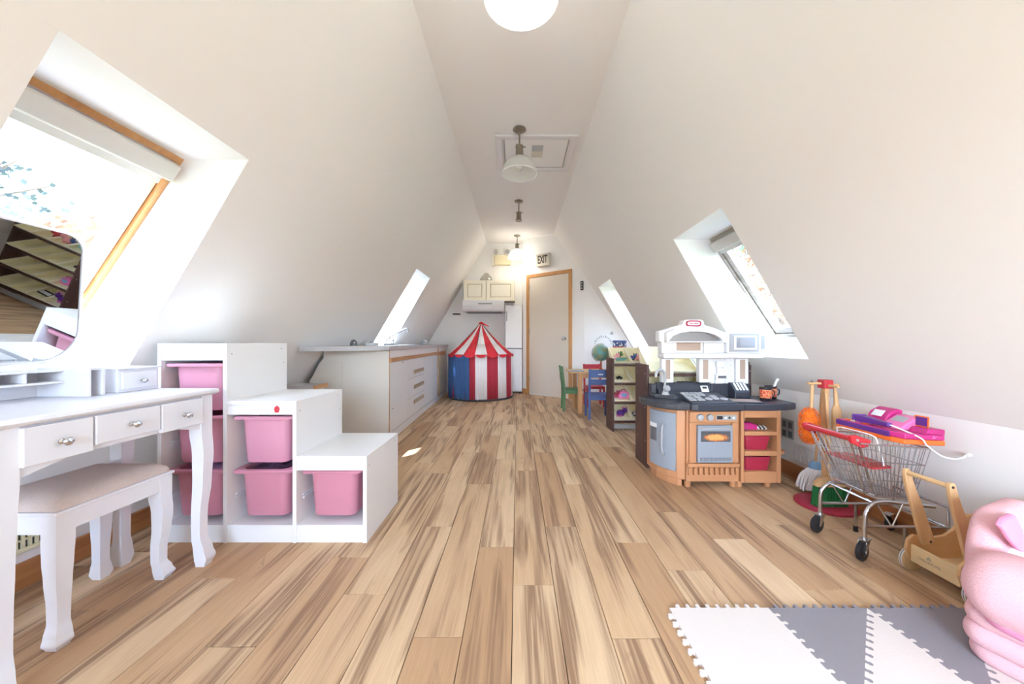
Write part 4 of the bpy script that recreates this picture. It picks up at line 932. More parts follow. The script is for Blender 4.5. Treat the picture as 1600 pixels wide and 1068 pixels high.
plush_toy(bc(0)-.055, 3.86, z, 'maroon', 'magenta', 1.0, 'dark red toy beside the pink case in the third row')
y = 3.85; z = bz(R1[3], O1[2], y)+.004
plush_toy(bc(0), y, z, 'purple', 'lpink', 1.3, 'purple toy animal in the bottom left bin')
y = 3.85; z = bz(R1[3], O1[2], y)+.004; x = bc(1)
t = thing('toy_keyboard', 'black and white striped toy in the bottom row, beside the purple animal', 'toy', (x, y, z))
Tk = frame_T((x-.05, y-.02, z+.004), (1, 0, .1), (0, .93, .33)); obj('body', MB().box(0, 0, 0, .12, .07, .014, Tk), 'black', t, bevel=.002)
for k in range(8): obj('key', MB().box(.008+k*.0135, .006, .0142, .018+k*.0135, .045, .018, Tk), 'wplas', t)
y = 3.85; z = bz(R1[1], O1[2], y)+.002
t = thing('toy_car', 'small dark toy car in the second row left bin', 'toy', (bc(0)-.02, y, z)); x = bc(0)-.02
Tk = frame_T((x-.03, y-.02, z+.010), (1, 0, 0), (0, .94, .33))
obj('body', MB().box(0, 0, 0, .065, .03, .012, Tk).prism([(.012, .0118), (.05, .0118), (.042, .024), (.02, .024)], .003, .027, 1, Tk), 'black', t, bevel=.002)
for a in (.012, .05):
    for b in (0, .03): obj('wheel', MB().lathe([(.001, -.002), (.008, -.002), (.008, .002), (.001, .002)], 10, T=Tk @ Matrix.Translation((a, b, 0)) @ Matrix.Rotation(PI/2, 4, 'X')), 'dgplas', t)

# ================================================================ TOY KITCHEN
t = KT = thing('toy_kitchen', 'tan and slate plastic toy kitchen with a white hutch, oven and curved fridge door', 'toy kitchen', (1.33, 2.44, 0))
F = 2.285
left = [(.945, 2.62), (.945, 2.52), (.955, 2.46), (.99, 2.38), (1.035, 2.325), (1.075, 2.31), (1.085, 2.31), (1.085, 2.62)]
obj('fridge_cabinet', MB().prism(left, .05, .503), 'tan', t, bevel=.006)
tl = [(.965, 2.60), (.965, 2.49), (1.00, 2.40), (1.045, 2.34), (1.07, 2.33), (1.07, 2.60)]
obj('fridge_plinth', MB().prism(tl, 0, .0495), 'tan', t, bevel=.004)
# curved fridge door following the side outline
def curve_strip(pts, z0, z1, off0, off1):
    loops = []; P = [Vector((*p, 0)) for p in pts]
    for i, p in enumerate(P):
        tt = (P[min(i+1, len(P)-1)]-P[max(i-1, 0)]).normalized(); n = Vector((tt.y, -tt.x, 0)); n = n if n.y < 0 or n.x < 0 else -n
        if n.x > .3: n = -n
        a, b = p+n*off0, p+n*off1; loops.append([Vector((a.x, a.y, z0)), Vector((b.x, b.y, z0)), Vector((b.x, b.y, z1)), Vector((a.x, a.y, z1))])
    return MB().loft(loops)
dp = [(.946, 2.535), (.950, 2.495), (.958, 2.458), (.974, 2.415), (.993, 2.377), (1.013, 2.352), (1.033, 2.330)]
fd = obj('fridge_door', curve_strip(dp, .10, .475, .001, .012), 'bluegrey', t, smooth=50, bevel=.003)
obj('door_handle', MB().tube(bez([(.975, 2.388, .19), (.955, 2.366, .22), (.949, 2.360, .29), (.955, 2.366, .37), (.975, 2.388, .395)], 4), .008, 8), 'gplas', fd, smooth=True)
obj('dispenser', curve_strip([(.9475, 2.510), (.951, 2.482), (.960, 2.45)], .265, .355, .0125, .016), 'dgplas', fd)
obj('dispenser_buttons', curve_strip([(.9475, 2.515), (.951, 2.482), (.962, 2.445)], .358, .385, .0125, .018), 'wplas', fd)
# centre section
obj('oven_cabinet', MB().box(1.087, F+.02, .04, 1.424, 2.62, .503), 'tan', t, bevel=.005)
fp = MB(); fp.box(1.098, F, .165, 1.143, F+.0195, .425); fp.box(1.370, F, .165, 1.410, F+.0195, .425); fp.box(1.098, F-.004, .4255, 1.410, F+.0195, .495); fp.box(1.085, F-.006, .14, 1.418, F+.0195, .1645)
obj('oven_surround', fp, 'tan', t, bevel=.005)
for k in range(10): obj('vent_tab', MB().box(1.092+k*.0335, F-.004, .088, 1.110+k*.0335, F+.0195, .1395), 'tan', t, bevel=.004)
for x in (1.160, 1.222): obj('oven_knob', MB().lathe([(.001, 0), (.022, 0), (.022, .006), (.019, .018), (.001, .022)], 18, T=Matrix.Translation((x, F-.0045, .460)) @ Matrix.Rotation(PI/2, 4, 'X')), 'gplas', t, smooth=40)
cp = obj('control_panel', MB().box(1.262, F-.009, .441, 1.392, F-.0045, .474), 'gplas', t, bevel=.002)
obj('display', MB().box(1.267, F-.0105, .447, 1.303, F-.0092, .468), 'print', cp)
for x in (1.322, 1.347, 1.372): obj('dial', MB().lathe([(.001, 0), (.008, 0), (.007, .003), (.001, .003)], 12, T=Matrix.Translation((x, F-.0092, .457)) @ Matrix.Rotation(PI/2, 4, 'X')), 'dgplas' if x == .347+1 else 'wplas', cp)
ov = obj('oven_door', MB().box(1.146, F-.010, .170, 1.368, F+.019, .408), 'bluegrey', t, bevel=.005)
def food_mat():
    m = mat('oven_window_print', (92, 88, 88), .3); nt = m.node_tree; b = nt.nodes['Principled BSDF']; tc = nt.nodes.new('ShaderNodeTexCoord'); mp = nt.nodes.new('ShaderNodeMapping')
    mp.inputs['Location'].default_value = (.07, 0, -.332*3.2); mp.inputs['Scale'].default_value = (1, 0, 3.2)
    nt.links.new(tc.outputs['Object'], mp.inputs[0]); ln = nt.nodes.new('ShaderNodeVectorMath'); ln.operation = 'LENGTH'; nt.links.new(mp.outputs[0], ln.inputs[0])
    nz = nt.nodes.new('ShaderNodeTexNoise'); nz.inputs['Scale'].default_value = 90; nt.links.new(tc.outputs['Object'], nz.inputs['Vector'])
    ml = nt.nodes.new('ShaderNodeMath'); ml.operation = 'MULTIPLY'; ml.inputs[1].default_value = .07; nt.links.new(nz.outputs['Fac'], ml.inputs[0])
    su = nt.nodes.new('ShaderNodeMath'); su.operation = 'SUBTRACT'; nt.links.new(ln.outputs[1], su.inputs[0]); nt.links.new(ml.outputs[0], su.inputs[1])
    r = nt.nodes.new('ShaderNodeValToRGB'); r.color_ramp.elements[0].position = .012; r.color_ramp.elements[1].position = .050
    r.color_ramp.elements[0].color = (*lin((232, 168, 104)), 1); r.color_ramp.elements[1].color = (*lin((88, 90, 96)), 1); e = r.color_ramp.elements.new(.030); e.color = (*lin((190, 112, 62)), 1)
    nt.links.new(su.outputs[0], r.inputs[0]); nt.links.new(r.outputs[0], b.inputs['Base Color']); return m
obj('oven_window', MB().box(1.166, F-.0115, .305, 1.352, F-.0102, .372), food_mat(), ov)
obj('oven_handle', MB().tube([(1.160, F-.011, .392), (1.165, F-.022, .390), (1.35, F-.022, .390), (1.354, F-.011, .392)], .006, 8), 'gplas', ov)
for k in range(26): obj('grille_slot', MB().box(1.160+k*.0077, F-.0112, .183, 1.163+k*.0077, F-.0102, .205), 'dgplas', ov)
# right open shelf section
SX0_, SX1_ = 1.427, 1.682
obj('shelf_side', MB().box(SX0_, F, .04, 1.447, 2.62, .503), 'tan', t, bevel=.004); obj('shelf_side', MB().box(1.655, F, .04, SX1_, 2.62, .503), 'tan', t, bevel=.004)
obj('shelf_back', MB().box(1.4475, 2.60, .04, 1.6545, 2.62, .503), 'tan', t); obj('shelf_header', MB().box(1.4475, F, .456, 1.6545, F+.03, .503), 'tan', t)
obj('shelf_base', MB().box(1.4475, F, .04, 1.6545, 2.5995, .112), 'tan', t, bevel=.004)
for z0, z1 in ((.212, .243), (.341, .369)): obj('shelf', MB().box(1.4475, F-.003, z0, 1.6545, 2.5995, z1), 'tan', t, bevel=.005)
obj('side_shelf', MB().prism([(1.6825, 2.30), (1.72, 2.31), (1.745, 2.34), (1.745, 2.60), (1.6825, 2.60)], .213, .236), 'tan', t, bevel=.004)
obj('side_shelf', MB().prism([(1.6825, 2.32), (1.705, 2.33), (1.715, 2.36), (1.715, 2.60), (1.6825, 2.60)], .341, .362), 'tan', t, bevel=.004)
for x, y in ((1.105, F+.05), (1.40, F+.05), (1.440, F+.05), (1.625, F+.05), (1.105, 2.58), (1.40, 2.58), (1.625, 2.58)): obj('foot', MB().lathe([(.019, 0), (.022, .0395)], 12, c=(x, y, 0), cap=True), 'tan', t, smooth=40)
obj('stabilizer', MB().box(1.64, 2.42, 0, 1.735, 2.50, .03), 'tan', t, bevel=.004)
# counter in three sections
cz0, cz1 = .505, .548
cl_ = [(.885, 2.615), (.872, 2.54), (.876, 2.46), (.905, 2.37), (.955, 2.30), (1.005, 2.262), (1.09, 2.255), (1.09, 2.615)]
def ring(m, outer, hole, z0, z1):
    m.prism(outer, z0, z1); return m
obj('countertop', MB().prism(cl_, cz0, cz1), 'slate', t, bevel=.010, seg=3)
obj('countertop', MB().prism([(1.0925, 2.615), (1.0925, 2.250), (1.13, 2.240), (1.40, 2.240), (1.425, 2.248), (1.425, 2.615)], cz0, cz1), 'slate2', t, bevel=.008, seg=3)
obj('countertop', MB().prism([(1.4275, 2.615), (1.4275, 2.250), (1.60, 2.246), (1.70, 2.262), (1.785, 2.295), (1.792, 2.315), (1.792, 2.615)], cz0, cz1), 'slate2', t, bevel=.008, seg=3)
sk = MB(); sc = (.985, 2.40)
sk.loft([[Vector((sc[0]+.5*(rx)*math.cos(a)*2, sc[1]+ry*math.sin(a), z)) for a in [2*PI*i/28 for i in range(28)]] for rx, ry, z in ((.098, .118, .5485), (.098, .118, .553), (.088, .108, .553), (.075, .095, .5495), (.001, .001, .5490))], False, False)
obj('sink_bowl', sk, 'slate', t, smooth=50)
obj('backsplash', MB().prism([(2.50, .5485), (2.615, .5485), (2.615, .648), (2.585, .648), (2.56, .60)], 1.00, 1.385, 0), 'slate2', t, bevel=.005)
obj('backsplash', MB().box(1.3855, 2.56, .5485, 1.66, 2.615, .640), 'slate2', t, bevel=.005)
obj('sink_ledge', MB().prism([(.955, 2.612), (.955, 2.50), (1.0, 2.47), (1.06, 2.42), (1.085, 2.42), (1.085, 2.498), (.998, 2.498), (.998, 2.612)], .5487, .575).prism([(.955, 2.612), (.955, 2.55), (.99, 2.55), (.99, 2.612)], .5751, .640), 'slate', t, bevel=.006)
fa = obj('faucet', MB().tube(bez([(1.025, 2.49, .5755), (1.025, 2.49, .70), (1.012, 2.483, .735), (.985, 2.47, .748), (.955, 2.455, .735), (.945, 2.45, .70)], 5), .009, 8), 'gplas', t, smooth=True)
obj('faucet_handle', MB().ball((1.028, 2.468, .618), (.026, .018, .024), 12).ball((1.012, 2.462, .628), (.012, .012, .012), 8), 'gplas', fa, smooth=True)
obj('faucet_base', MB().lathe([(.026, 0), (.022, .012), (.014, .03)], 14, c=(1.025, 2.48, .5755), cap=True), 'gplas', fa, smooth=40)
# cooktop
Tc_ = frame_T((1.10, 2.30, .5487), (1, 0, 0), (0, .985, .17))
ck = obj('cooktop', MB().box(.005, -.03, .001, .285, .19, .010, Tc_), 'slate2', t, bevel=.004)
for i in range(5):
    for j in range(2): obj('stove_button', MB().box(.015+i*.030, .105+j*.035, .0102, .040+i*.030, .130+j*.035, .020, Tc_), 'gplas', ck, bevel=.003)
for i, (a, b) in enumerate(((.03, .07), (.085, .07), (.03, .02), (.085, .02))): obj('burner', MB().box(a-.022, b-.020, .0102, a+.024, b+.020, .018, Tc_), 'gplas', ck, bevel=.005)
for a, b in ((.15, .045), (.20, .055), (.25, .045), (.205, .095)): obj('burner', MB().lathe([(.001, .018), (.012, .018), (.022, .014), (.024, .0102), (.001, .0102)], 18, T=Tc_ @ Matrix.Translation((a, b, 0))), 'gplas', ck, smooth=40)
Td = frame_T((1.275, 2.478, .592), (1, 0, 0), (0, .55, .83)); ds = obj('phone_panel', MB().box(0, 0, 0, .050, .048, .006, Td), 'wplas', t, bevel=.002); obj('screen', MB().box(.010, .024, .0062, .040, .040, .0068, Td), 'print', ds)
# toaster
to = obj('toaster', MB().prism([(2.468, .5487), (2.558, .5487), (2.558, .652), (2.528, .652), (2.474, .602), (2.468, .590)], 1.500, 1.608, 0), 'slate2', t, bevel=.006)
Tt_ = frame_T((1.512, 2.476, .6045), (1, 0, 0), (0, .734, .679))
for k in range(4): obj('toaster_rib', MB().box(.004+k*.0225, .002, .0, .017+k*.0225, .066, .003, Tt_), 'wplas', to)
for k in range(3): obj('toast_slot', MB().box(.0185+k*.0225, .004, .0, .025+k*.0225, .064, .0015, Tt_), 'print', to)
# hutch
HY0, HY1 = 2.505, 2.612
for x0, x1 in ((1.033, 1.117), (1.300, 1.388), (1.563, 1.652)):
    z0 = .6485 if x1 < 1.4 else .6405
    p = obj('hutch_post', MB().box(x0, HY0+.055, z0, x1, HY1, .824), 'wplas', t, bevel=.006)
    obj('post_panel', MB().box(x0+.026, HY0+.0535, .675, x1-.026, HY0+.0548, .812), 'taupe', p)
sh = obj('hutch_shelf', MB().box(1.018, HY0-.012, .8245, 1.715, HY1, .860), 'wplas', t, bevel=.009, seg=3)
cab = [(1.020, .8605), (1.464, .8605), (1.464, 1.008), (1.40, 1.036), (1.325, 1.058), (1.318, 1.088), (1.300, 1.096), (1.192, 1.096), (1.176, 1.088), (1.170, 1.062), (1.10, 1.046), (1.032, 1.022), (1.004, 1.016), (1.004, .945), (1.020, .938)]
obj('hutch_cabinet', MB().prism(cab, HY0+.03, HY1, 1), 'wplas', t, bevel=.006)
hood = [(1.050, .945), (1.080, .980), (1.13, 1.0), (1.20, 1.011), (1.26, 1.011), (1.32, 1.003), (1.37, .988), (1.41, .965), (1.425, .945), (1.455, .945), (1.455, 1.0), (1.38, 1.026), (1.30, 1.044), (1.19, 1.048), (1.10, 1.032), (1.035, 1.005), (1.035, .945)]
obj('hood_arch', MB().prism(hood, HY0-.02, HY0+.0295, 1), 'wplas', t, bevel=.004)
obj('hood_opening', MB().prism([(1.052, .946), (1.424, .946), (1.405, .965), (1.37, .986), (1.30, 1.004), (1.22, 1.009), (1.14, 1.0), (1.08, .978)], HY0+.018, HY0+.0295, 1), 'steel', t)
obj('hood_sill', MB().box(1.035, HY0-.02, .935, 1.455, HY0+.0295, .9448), 'wplas', t, bevel=.004)
obj('cabinet_window', MB().box(1.125, HY0+.0285, .878, 1.295, HY0+.0298, .934), 'taupe', t)
obj('shelf_bracket', MB().box(1.31, HY0+.010, .8605, 1.335, HY0+.0295, .934), 'wplas', t)
lg = obj('logo_plate', MB().prism([(1.245+.054*math.copysign(abs(math.cos(a))**.5, math.cos(a)), 1.0695+.0225*math.copysign(abs(math.sin(a))**.6, math.sin(a))) for a in [2*PI*i/28 for i in range(28)]], HY0+.0265, HY0+.0298, 1), 'maroon', t)
obj('logo_face', MB().prism([(1.245+.043*math.copysign(abs(math.cos(a))**.5, math.cos(a)), 1.0695+.0125*math.copysign(abs(math.sin(a))**.6, math.sin(a))) for a in [2*PI*i/28 for i in range(28)]], HY0+.0255, HY0+.0264, 1), 'wplas', lg)
obj('lettering', text_mb('little tikes', .0165, .0006, Matrix.Translation((1.245, HY0+.0252, 1.0705)) @ Matrix.Rotation(PI/2, 4, 'X'), bold=.0005), 'maroon', lg)
mw = obj('microwave', MB().box(1.4645, HY0-.004, .8605, 1.755, HY1, 1.008), 'wplas', t, bevel=.010, seg=3)
md = obj('microwave_door', MB().box(1.478, HY0-.014, .872, 1.680, HY0-.0045, .998), 'gplas', mw, bevel=.004)
obj('door_frame', MB().box(1.505, HY0-.0165, .886, 1.665, HY0-.0142, .984), 'wplas', md, bevel=.001)
obj('door_window', MB().box(1.520, HY0-.0178, .898, 1.650, HY0-.0167, .972), 'steel', md); obj('inner_print', MB().box(1.545, HY0-.019, .915, 1.622, HY0-.018, .955), 'gplas', md)
obj('microwave_buttons', MB().box(1.700, HY0-.0065, .890, 1.725, HY0-.0045, .985), 'gplas', mw)
# brick back panel between the posts, with a moulded coffee maker
bp_ = obj('brick_panel', MB().box(1.3885, 2.585, .6405, 1.5625, 2.600, .824), 'wplas', t)
for r in range(9):
    for c in range(5):
        x = 1.392+c*.036-(r % 2)*.018; xa, xb = max(x, 1.389), min(x+.033, 1.562)
        if xb-xa > .006: obj('brick', MB().box(xa, 2.5815, .644+r*.020, xb, 2.5849, .661+r*.020), 'wplas', bp_)
cm = obj('coffee_maker', MB().box(1.415, 2.562, .6405, 1.475, 2.581, .668).box(1.418, 2.558, .668, 1.500, 2.581, .706).box(1.430, 2.565, .706, 1.470, 2.581, .758).box(1.422, 2.560, .758, 1.484, 2.581, .800), 'wplas', t, bevel=.004)
obj('display', MB().box(1.432, 2.5565, .680, 1.490, 2.5578, .698), 'dgplas', cm)
obj('side_panel', MB().box(1.657, 2.585, .6405, 1.675, 2.61, .795), 'print', t)
# items on the toy kitchen
t = thing('cutting_board', 'dark flat board with a brown face lying on the toy kitchen counter', 'board', (1.47, 2.33, .5485))
Tb = frame_T((1.42, 2.34, .549), (.97, -.22, 0), (.22, .97, 0)); obj('board', MB().box(-.035, -.045, 0, .16, .10, .006, Tb), 'slate2', t, bevel=.002); obj('face', MB().box(-.02, -.032, .0062, .145, .085, .0072, Tb), 'taupe', t)
def cup_mat():
    m = mat('cup_print', (44, 36, 40), .4); nt = m.node_tree; b = nt.nodes['Principled BSDF']; tc = nt.nodes.new('ShaderNodeTexCoord')
    sx = nt.nodes.new('ShaderNodeSeparateXYZ'); nt.links.new(tc.outputs['Object'], sx.inputs[0]); v = nt.nodes.new('ShaderNodeTexVoronoi'); v.inputs['Scale'].default_value = 55; v.feature = 'DISTANCE_TO_EDGE'
    nt.links.new(tc.outputs['Object'], v.inputs['Vector']); r = nt.nodes.new('ShaderNodeValToRGB'); r.color_ramp.elements[0].color = (*lin((240, 170, 120)), 1); r.color_ramp.elements[1].color = (*lin((206, 70, 60)), 1); r.color_ramp.elements[1].position = .2
    nt.links.new(v.outputs['Distance'], r.inputs[0]); a = nt.nodes.new('ShaderNodeMath'); a.operation = 'SUBTRACT'; a.inputs[1].default_value = .045; nt.links.new(sx.outputs['Z'], a.inputs[0])
    ab = nt.nodes.new('ShaderNodeMath'); ab.operation = 'ABSOLUTE'; nt.links.new(a.outputs[0], ab.inputs[0]); lt = nt.nodes.new('ShaderNodeMath'); lt.operation = 'LESS_THAN'; lt.inputs[1].default_value = .028; nt.links.new(ab.outputs[0], lt.inputs[0])
    mx = nt.nodes.new('ShaderNodeMix'); mx.data_type = 'RGBA'; mx.inputs[6].default_value = (*lin((40, 34, 40)), 1); nt.links.new(lt.outputs[0], mx.inputs[0]); nt.links.new(r.outputs[0], mx.inputs[7]); nt.links.new(mx.outputs[2], b.inputs['Base Color']); return m
M['cup'] = cup_mat(); M['cupin'] = M['slate2']
def cup(x, y, label):
    z = .5485; t = thing('toy_cup', label, 'cup', (x, y, z)); obj('cup_body', MB().lathe([(.001, .002), (.030, 0), (.034, .006), (.037, .088), (.0345, .088), (.031, .008), (.001, .008)], 24, c=(x, y, z)), 'cup', t, smooth=50)
    obj('cup_handle', MB().tube(bez([(x+.036, y, z+.07), (x+.058, y, z+.06), (x+.056, y, z+.03), (x+.033, y, z+.022)], 4), .004, 6), 'slate2', t, smooth=True); return t
cup(1.662, 2.40, 'left patterned red and black cup on the toy kitchen counter'); cup(1.745, 2.47, 'right patterned red and black cup, the one holding a white marker')
tag(obj('marker_pen', MB().tube([(1.735, 2.47, .560), (1.757, 2.465, .615), (1.782, 2.46, .675)], .008, 10).tube([(1.782, 2.46, .675), (1.787, 2.459, .687)], .0095, 10), 'wplas', loc=(1.74, 2.47, .56), smooth=50), 'white marker pen leaning in the right cup', 'pen')
tag(obj('dark_tray', MB().box(1.16, 2.585, .6485, 1.275, 2.61, .655), 'print', loc=(1.2, 2.6, .6485), bevel=.002), 'small dark tray on the ledge behind the toy stove', 'tray')
tag(obj('toy_shoe', MB().loft([rrect(.11, .05, .022, .3695, 1.53, 2.36), rrect(.115, .055, .025, .385, 1.53, 2.36), rrect(.07, .045, .02, .405, 1.515, 2.36), rrect(.04, .03, .013, .412, 1.51, 2.36)]), 'magenta', loc=(1.53, 2.36, .3695), smooth=60), 'magenta toy on the top shelf of the toy kitchen', 'toy')
t = thing('striped_cloth', 'black and white cloth scrap beside the magenta toy', 'cloth', (1.575, 2.345, .3695))
for k in range(5): obj('stripe', MB().tube(bez([(1.560+k*.011, 2.375, .374), (1.566+k*.011, 2.35, .388), (1.562+k*.012, 2.32, .376)], 4), .006, 6), 'print' if k % 2 else 'wplas', t, smooth=True)
def tub(x0, x1, z0, z1, lid, label):
    t = thing('storage_tub', label, 'tub', ((x0+x1)/2, 2.38, z0)); cx = (x0+x1)/2; w = x1-x0; y = 2.39; d = .17
    loops = [rrect(w*.86, d*.86, .015, z0, cx, y), rrect(w*.97, d*.97, .018, z1-.012, cx, y), rrect(w, d, .018, z1-.012, cx, y), rrect(w, d, .018, z1, cx, y)]
    if not lid: loops += [rrect(w*.93, d*.93, .016, z1, cx, y), rrect(w*.80, d*.80, .014, z0+.006, cx, y)]
    obj('body', MB().loft(loops), 'maroon', t, smooth=35)
    if lid: obj('lid', MB().loft([rrect(w+.004, d+.004, .018, z1+.0005, cx, y), rrect(w+.004, d+.004, .018, z1+.014, cx, y), rrect(w-.006, d-.006, .016, z1+.018, cx, y)]), 'maroon', t, smooth=35)
tub(1.468, 1.628, .2435, .318, True, 'lidded maroon tub on the middle shelf of the toy kitchen'); tub(1.464, 1.636, .1125, .198, False, 'open maroon tub on the bottom shelf of the toy kitchen')

# outlet plate + vent on the right wall
t = thing('outlet_plate', 'grey four-gang outlet plate on the right wall beside the toy kitchen', 'outlet', (1.9215, 2.54, .325))
obj('plate', MB().box(1.914, 2.487, .258, 1.9213, 2.598, .392), 'gplas', t, bevel=.003)
for yy in (2.515, 2.57):
    for zz in (.29, .355): obj('socket', MB().box(1.911, yy-.017, zz-.022, 1.9138, yy+.017, zz+.022), 'dgplas', t, bevel=.002)
vent(1, 2.10, 2.475, .118, .252, 'wplas', 'white vent grille low on the right wall behind the cleaning set', 18, 2)

# ================================================================ TOY CLEANING SET
PX, PY = 1.765, 2.055
t = thing('cleaning_stand', 'toy cleaning stand with a round dark red base and wooden pole', 'stand', (PX, PY, 0))
obj('base', MB().lathe([(.001, 0), (.142, 0), (.146, .004), (.146, .012), (.140, .016), (.001, .016)], 40, c=(PX, PY, 0)), 'maroon', t, smooth=40)
obj('pole', MB().box(PX-.013, PY-.013, .0165, PX+.013, PY+.013, .672), 'beech', t, bevel=.003)
obj('head_block', MB().box(PX-.026, PY-.026, .6725, PX+.026, PY+.026, .722), 'redw', t, bevel=.004)
for a, b in (((PX-.10, PY, .70), (PX-.0265, PY, .70)), ((PX+.0265, PY, .695), (PX+.078, PY, .69)), ((PX, PY-.0265, .69), (PX, PY-.085, .69))): obj('peg', MB().tube([a, b], .007, 8), 'beech', t, smooth=50)
t = thing('toy_duster', 'fluffy orange duster hanging from the left peg of the cleaning stand', 'duster', (PX-.075, PY, .69))
dx = PX-.078; obj('handle', MB().tube([(dx+.004, PY, .692), (dx-.002, PY, .55), (dx-.006, PY, .42)], .0085, 8), 'beech', t, smooth=50)
obj('loop', MB().tube(bez([(dx, PY, .69), (dx-.006, PY, .705), (dx, PY, .715), (dx+.006, PY, .705), (dx, PY, .69)], 3), .002, 5), 'print', t)
m = MB(); rn = random.Random(11)
for k in range(2300):
    u = rn.random(); a = rn.random()*6.283; zc = .36+.20*u; r = .052*(1-abs(2*u-1)**3.2)**.5; c = Vector((dx-.022+r*math.cos(a)*.9, PY-.012+r*math.sin(a)*.8, zc))
    d = Vector((math.cos(a), math.sin(a), (u-.5)*1.2+rn.uniform(-.5, .5))).normalized()*rn.uniform(.008, .014); w = Vector((-math.sin(a), math.cos(a), rn.uniform(-1, 1)))*.0016
    m.add([c-w, c+w, c+d], [(0, 1, 2)])
o = obj('chenille_tufts', m, 'orange', t); o['kind'] = 'stuff'
obj('duster_core', MB().ball((dx-.022, PY-.012, .46), (.044, .038, .096), 16), 'orange', t, smooth=True)
t = thing('toy_dustpan', 'wooden paddle-shaped brush hanging from the right peg of the cleaning stand', 'brush', (PX+.06, PY, .69)); bx_ = PX+.060
obj('handle', MB().tube([(bx_-.004, PY-.0, .675), (bx_, PY, .63), (bx_+.004, PY, .575)], [.007, .010, .012], 8), 'beech', t, smooth=50)
obj('blade', MB().prism([(bx_-.010, .578), (bx_+.016, .578), (bx_+.028, .545), (bx_+.030, .445), (bx_+.026, .436), (bx_-.020, .436), (bx_-.023, .445), (bx_-.020, .545)], PY-.008, PY+.008, 1), 'beech', t, bevel=.004)
obj('loop', MB().tube([(bx_-.004, PY, .676), (bx_-.002, PY, .70)], .0015, 5), 'print', t)
t = thing('toy_broom', 'toy broom with a wooden head and green bristles standing on the round base', 'broom', (PX-.03, PY-.06, .0165)); qy = PY-.037; BX = PX-.008
obj('broomstick', MB().tube([(PX-.026, PY-.034, .655), (BX+.004, qy+.008, .40), (BX, qy, .170)], .0075, 8), 'beech', t, smooth=50)
obj('broom_head', MB().loft([rrect(.165, .040, .012, .128, BX, qy), rrect(.165, .040, .012, .148, BX, qy), rrect(.10, .034, .012, .172, BX-.006, qy)]), 'beechx', t, smooth=35)
m = MB()
for i in range(17):
    for j in range(4):
        x = BX-.076+i*.0095; y = qy-.014+j*.0093; m.tube([(x, y, .1275), (x+(i-8)*.0012, y+(j-1.5)*.003, .018)], [.0045, .0052], 5)
o = obj('bristles', m, 'bristle', t); o['kind'] = 'stuff'
t = thing('toy_mop', 'toy mop with white yarn strands and a light blue cap behind the broom', 'mop', (1.82, 2.24, 0)); mx_, my = 1.838, 2.235
obj('mop_cap', MB().lathe([(.034, 0), (.036, .012), (.026, .035), (.010, .045), (.001, .046)], 16, c=(mx_+.02, my, .150)), 'ltblue', t, smooth=60)
obj('mopstick', MB().tube([(mx_+.02, my, .19), (PX+.022, PY+.045, .665)], .007, 8), 'beech', t, smooth=50)
m = MB()
for k in range(34):
    a = k*2.399; r = .03; e = .025+.04*rn.random(); bx0 = Vector((mx_+.02+math.cos(a)*.026, my+math.sin(a)*.026, .152)); en = Vector((mx_+math.cos(a)*e-.02, my+math.sin(a)*e*.8, .022+rn.random()*.01))
    md_ = (bx0+en)/2+Vector((math.cos(a)*.012, math.sin(a)*.012, .02)); m.tube(bez([bx0, md_, en+Vector((0, 0, .02)), en], 3), .0062, 5)
o = obj('yarn', m, 'mop', t, smooth=True); o['kind'] = 'stuff'

# ================================================================ SHOPPING CART
CYF, CYN = 1.80, 1.578
t = thing('shopping_cart', 'small chrome wire shopping cart with a red handle against the right wall', 'shopping cart', (1.66, 1.66, 0))
TR_ = [(1.490, .494), (1.800, .470)]           # top rail x,z (rear, front)
BR = [(1.565, .262), (1.735, .246)]
YT = (1.560, 1.815); YB_ = (1.570, 1.765)
m = MB(); wr = .0022
def T4(u, v, s):    # s: 0 top .. 1 bottom; u 0 rear..1 front, v 0 near..1 far
    a = Vector((TR_[0][0]+(TR_[1][0]-TR_[0][0])*u, YT[0]+(YT[1]-YT[0])*v, TR_[0][1]+(TR_[1][1]-TR_[0][1])*u))
    b = Vector((BR[0][0]+(BR[1][0]-BR[0][0])*u, YB_[0]+(YB_[1]-YB_[0])*v, BR[0][1]+(BR[1][1]-BR[0][1])*u)); return a+(b-a)*s
for v in (0, 1):
    for i in range(15): m.tube([T4(i/14, v, 0), T4(i/14, v, 1)], wr*.8, 5)
for u in (0, 1):
    for i in range(1, 10): m.tube([T4(u, i/10, 0), T4(u, i/10, 1)], wr*.8, 5)
for s in (.33, .68): m.tube([T4(0, 0, s), T4(1, 0, s), T4(1, 1, s), T4(0, 1, s), T4(0, 0, s)], wr, 5)
for i in range(11): m.tube([T4(i/10, 0, 1), T4(i/10, 1, 1)], wr*.8, 5)
for i in range(7): m.tube([T4(0, i/6, 1), T4(1, i/6, 1)], wr*.8, 5)
o = obj('wire_mesh', m, 'steel', t, smooth=True); o['kind'] = 'stuff'
obj('top_rail', MB().tube([T4(0, 0, 0), T4(1, 0, 0), T4(1, 1, 0), T4(0, 1, 0), T4(0, 0, 0)], .0042, 8), 'chrome', t, smooth=True)
obj('bottom_rail', MB().tube([T4(0, 0, 1), T4(1, 0, 1), T4(1, 1, 1), T4(0, 1, 1), T4(0, 0, 1)], .0042, 8), 'chrome', t, smooth=True)
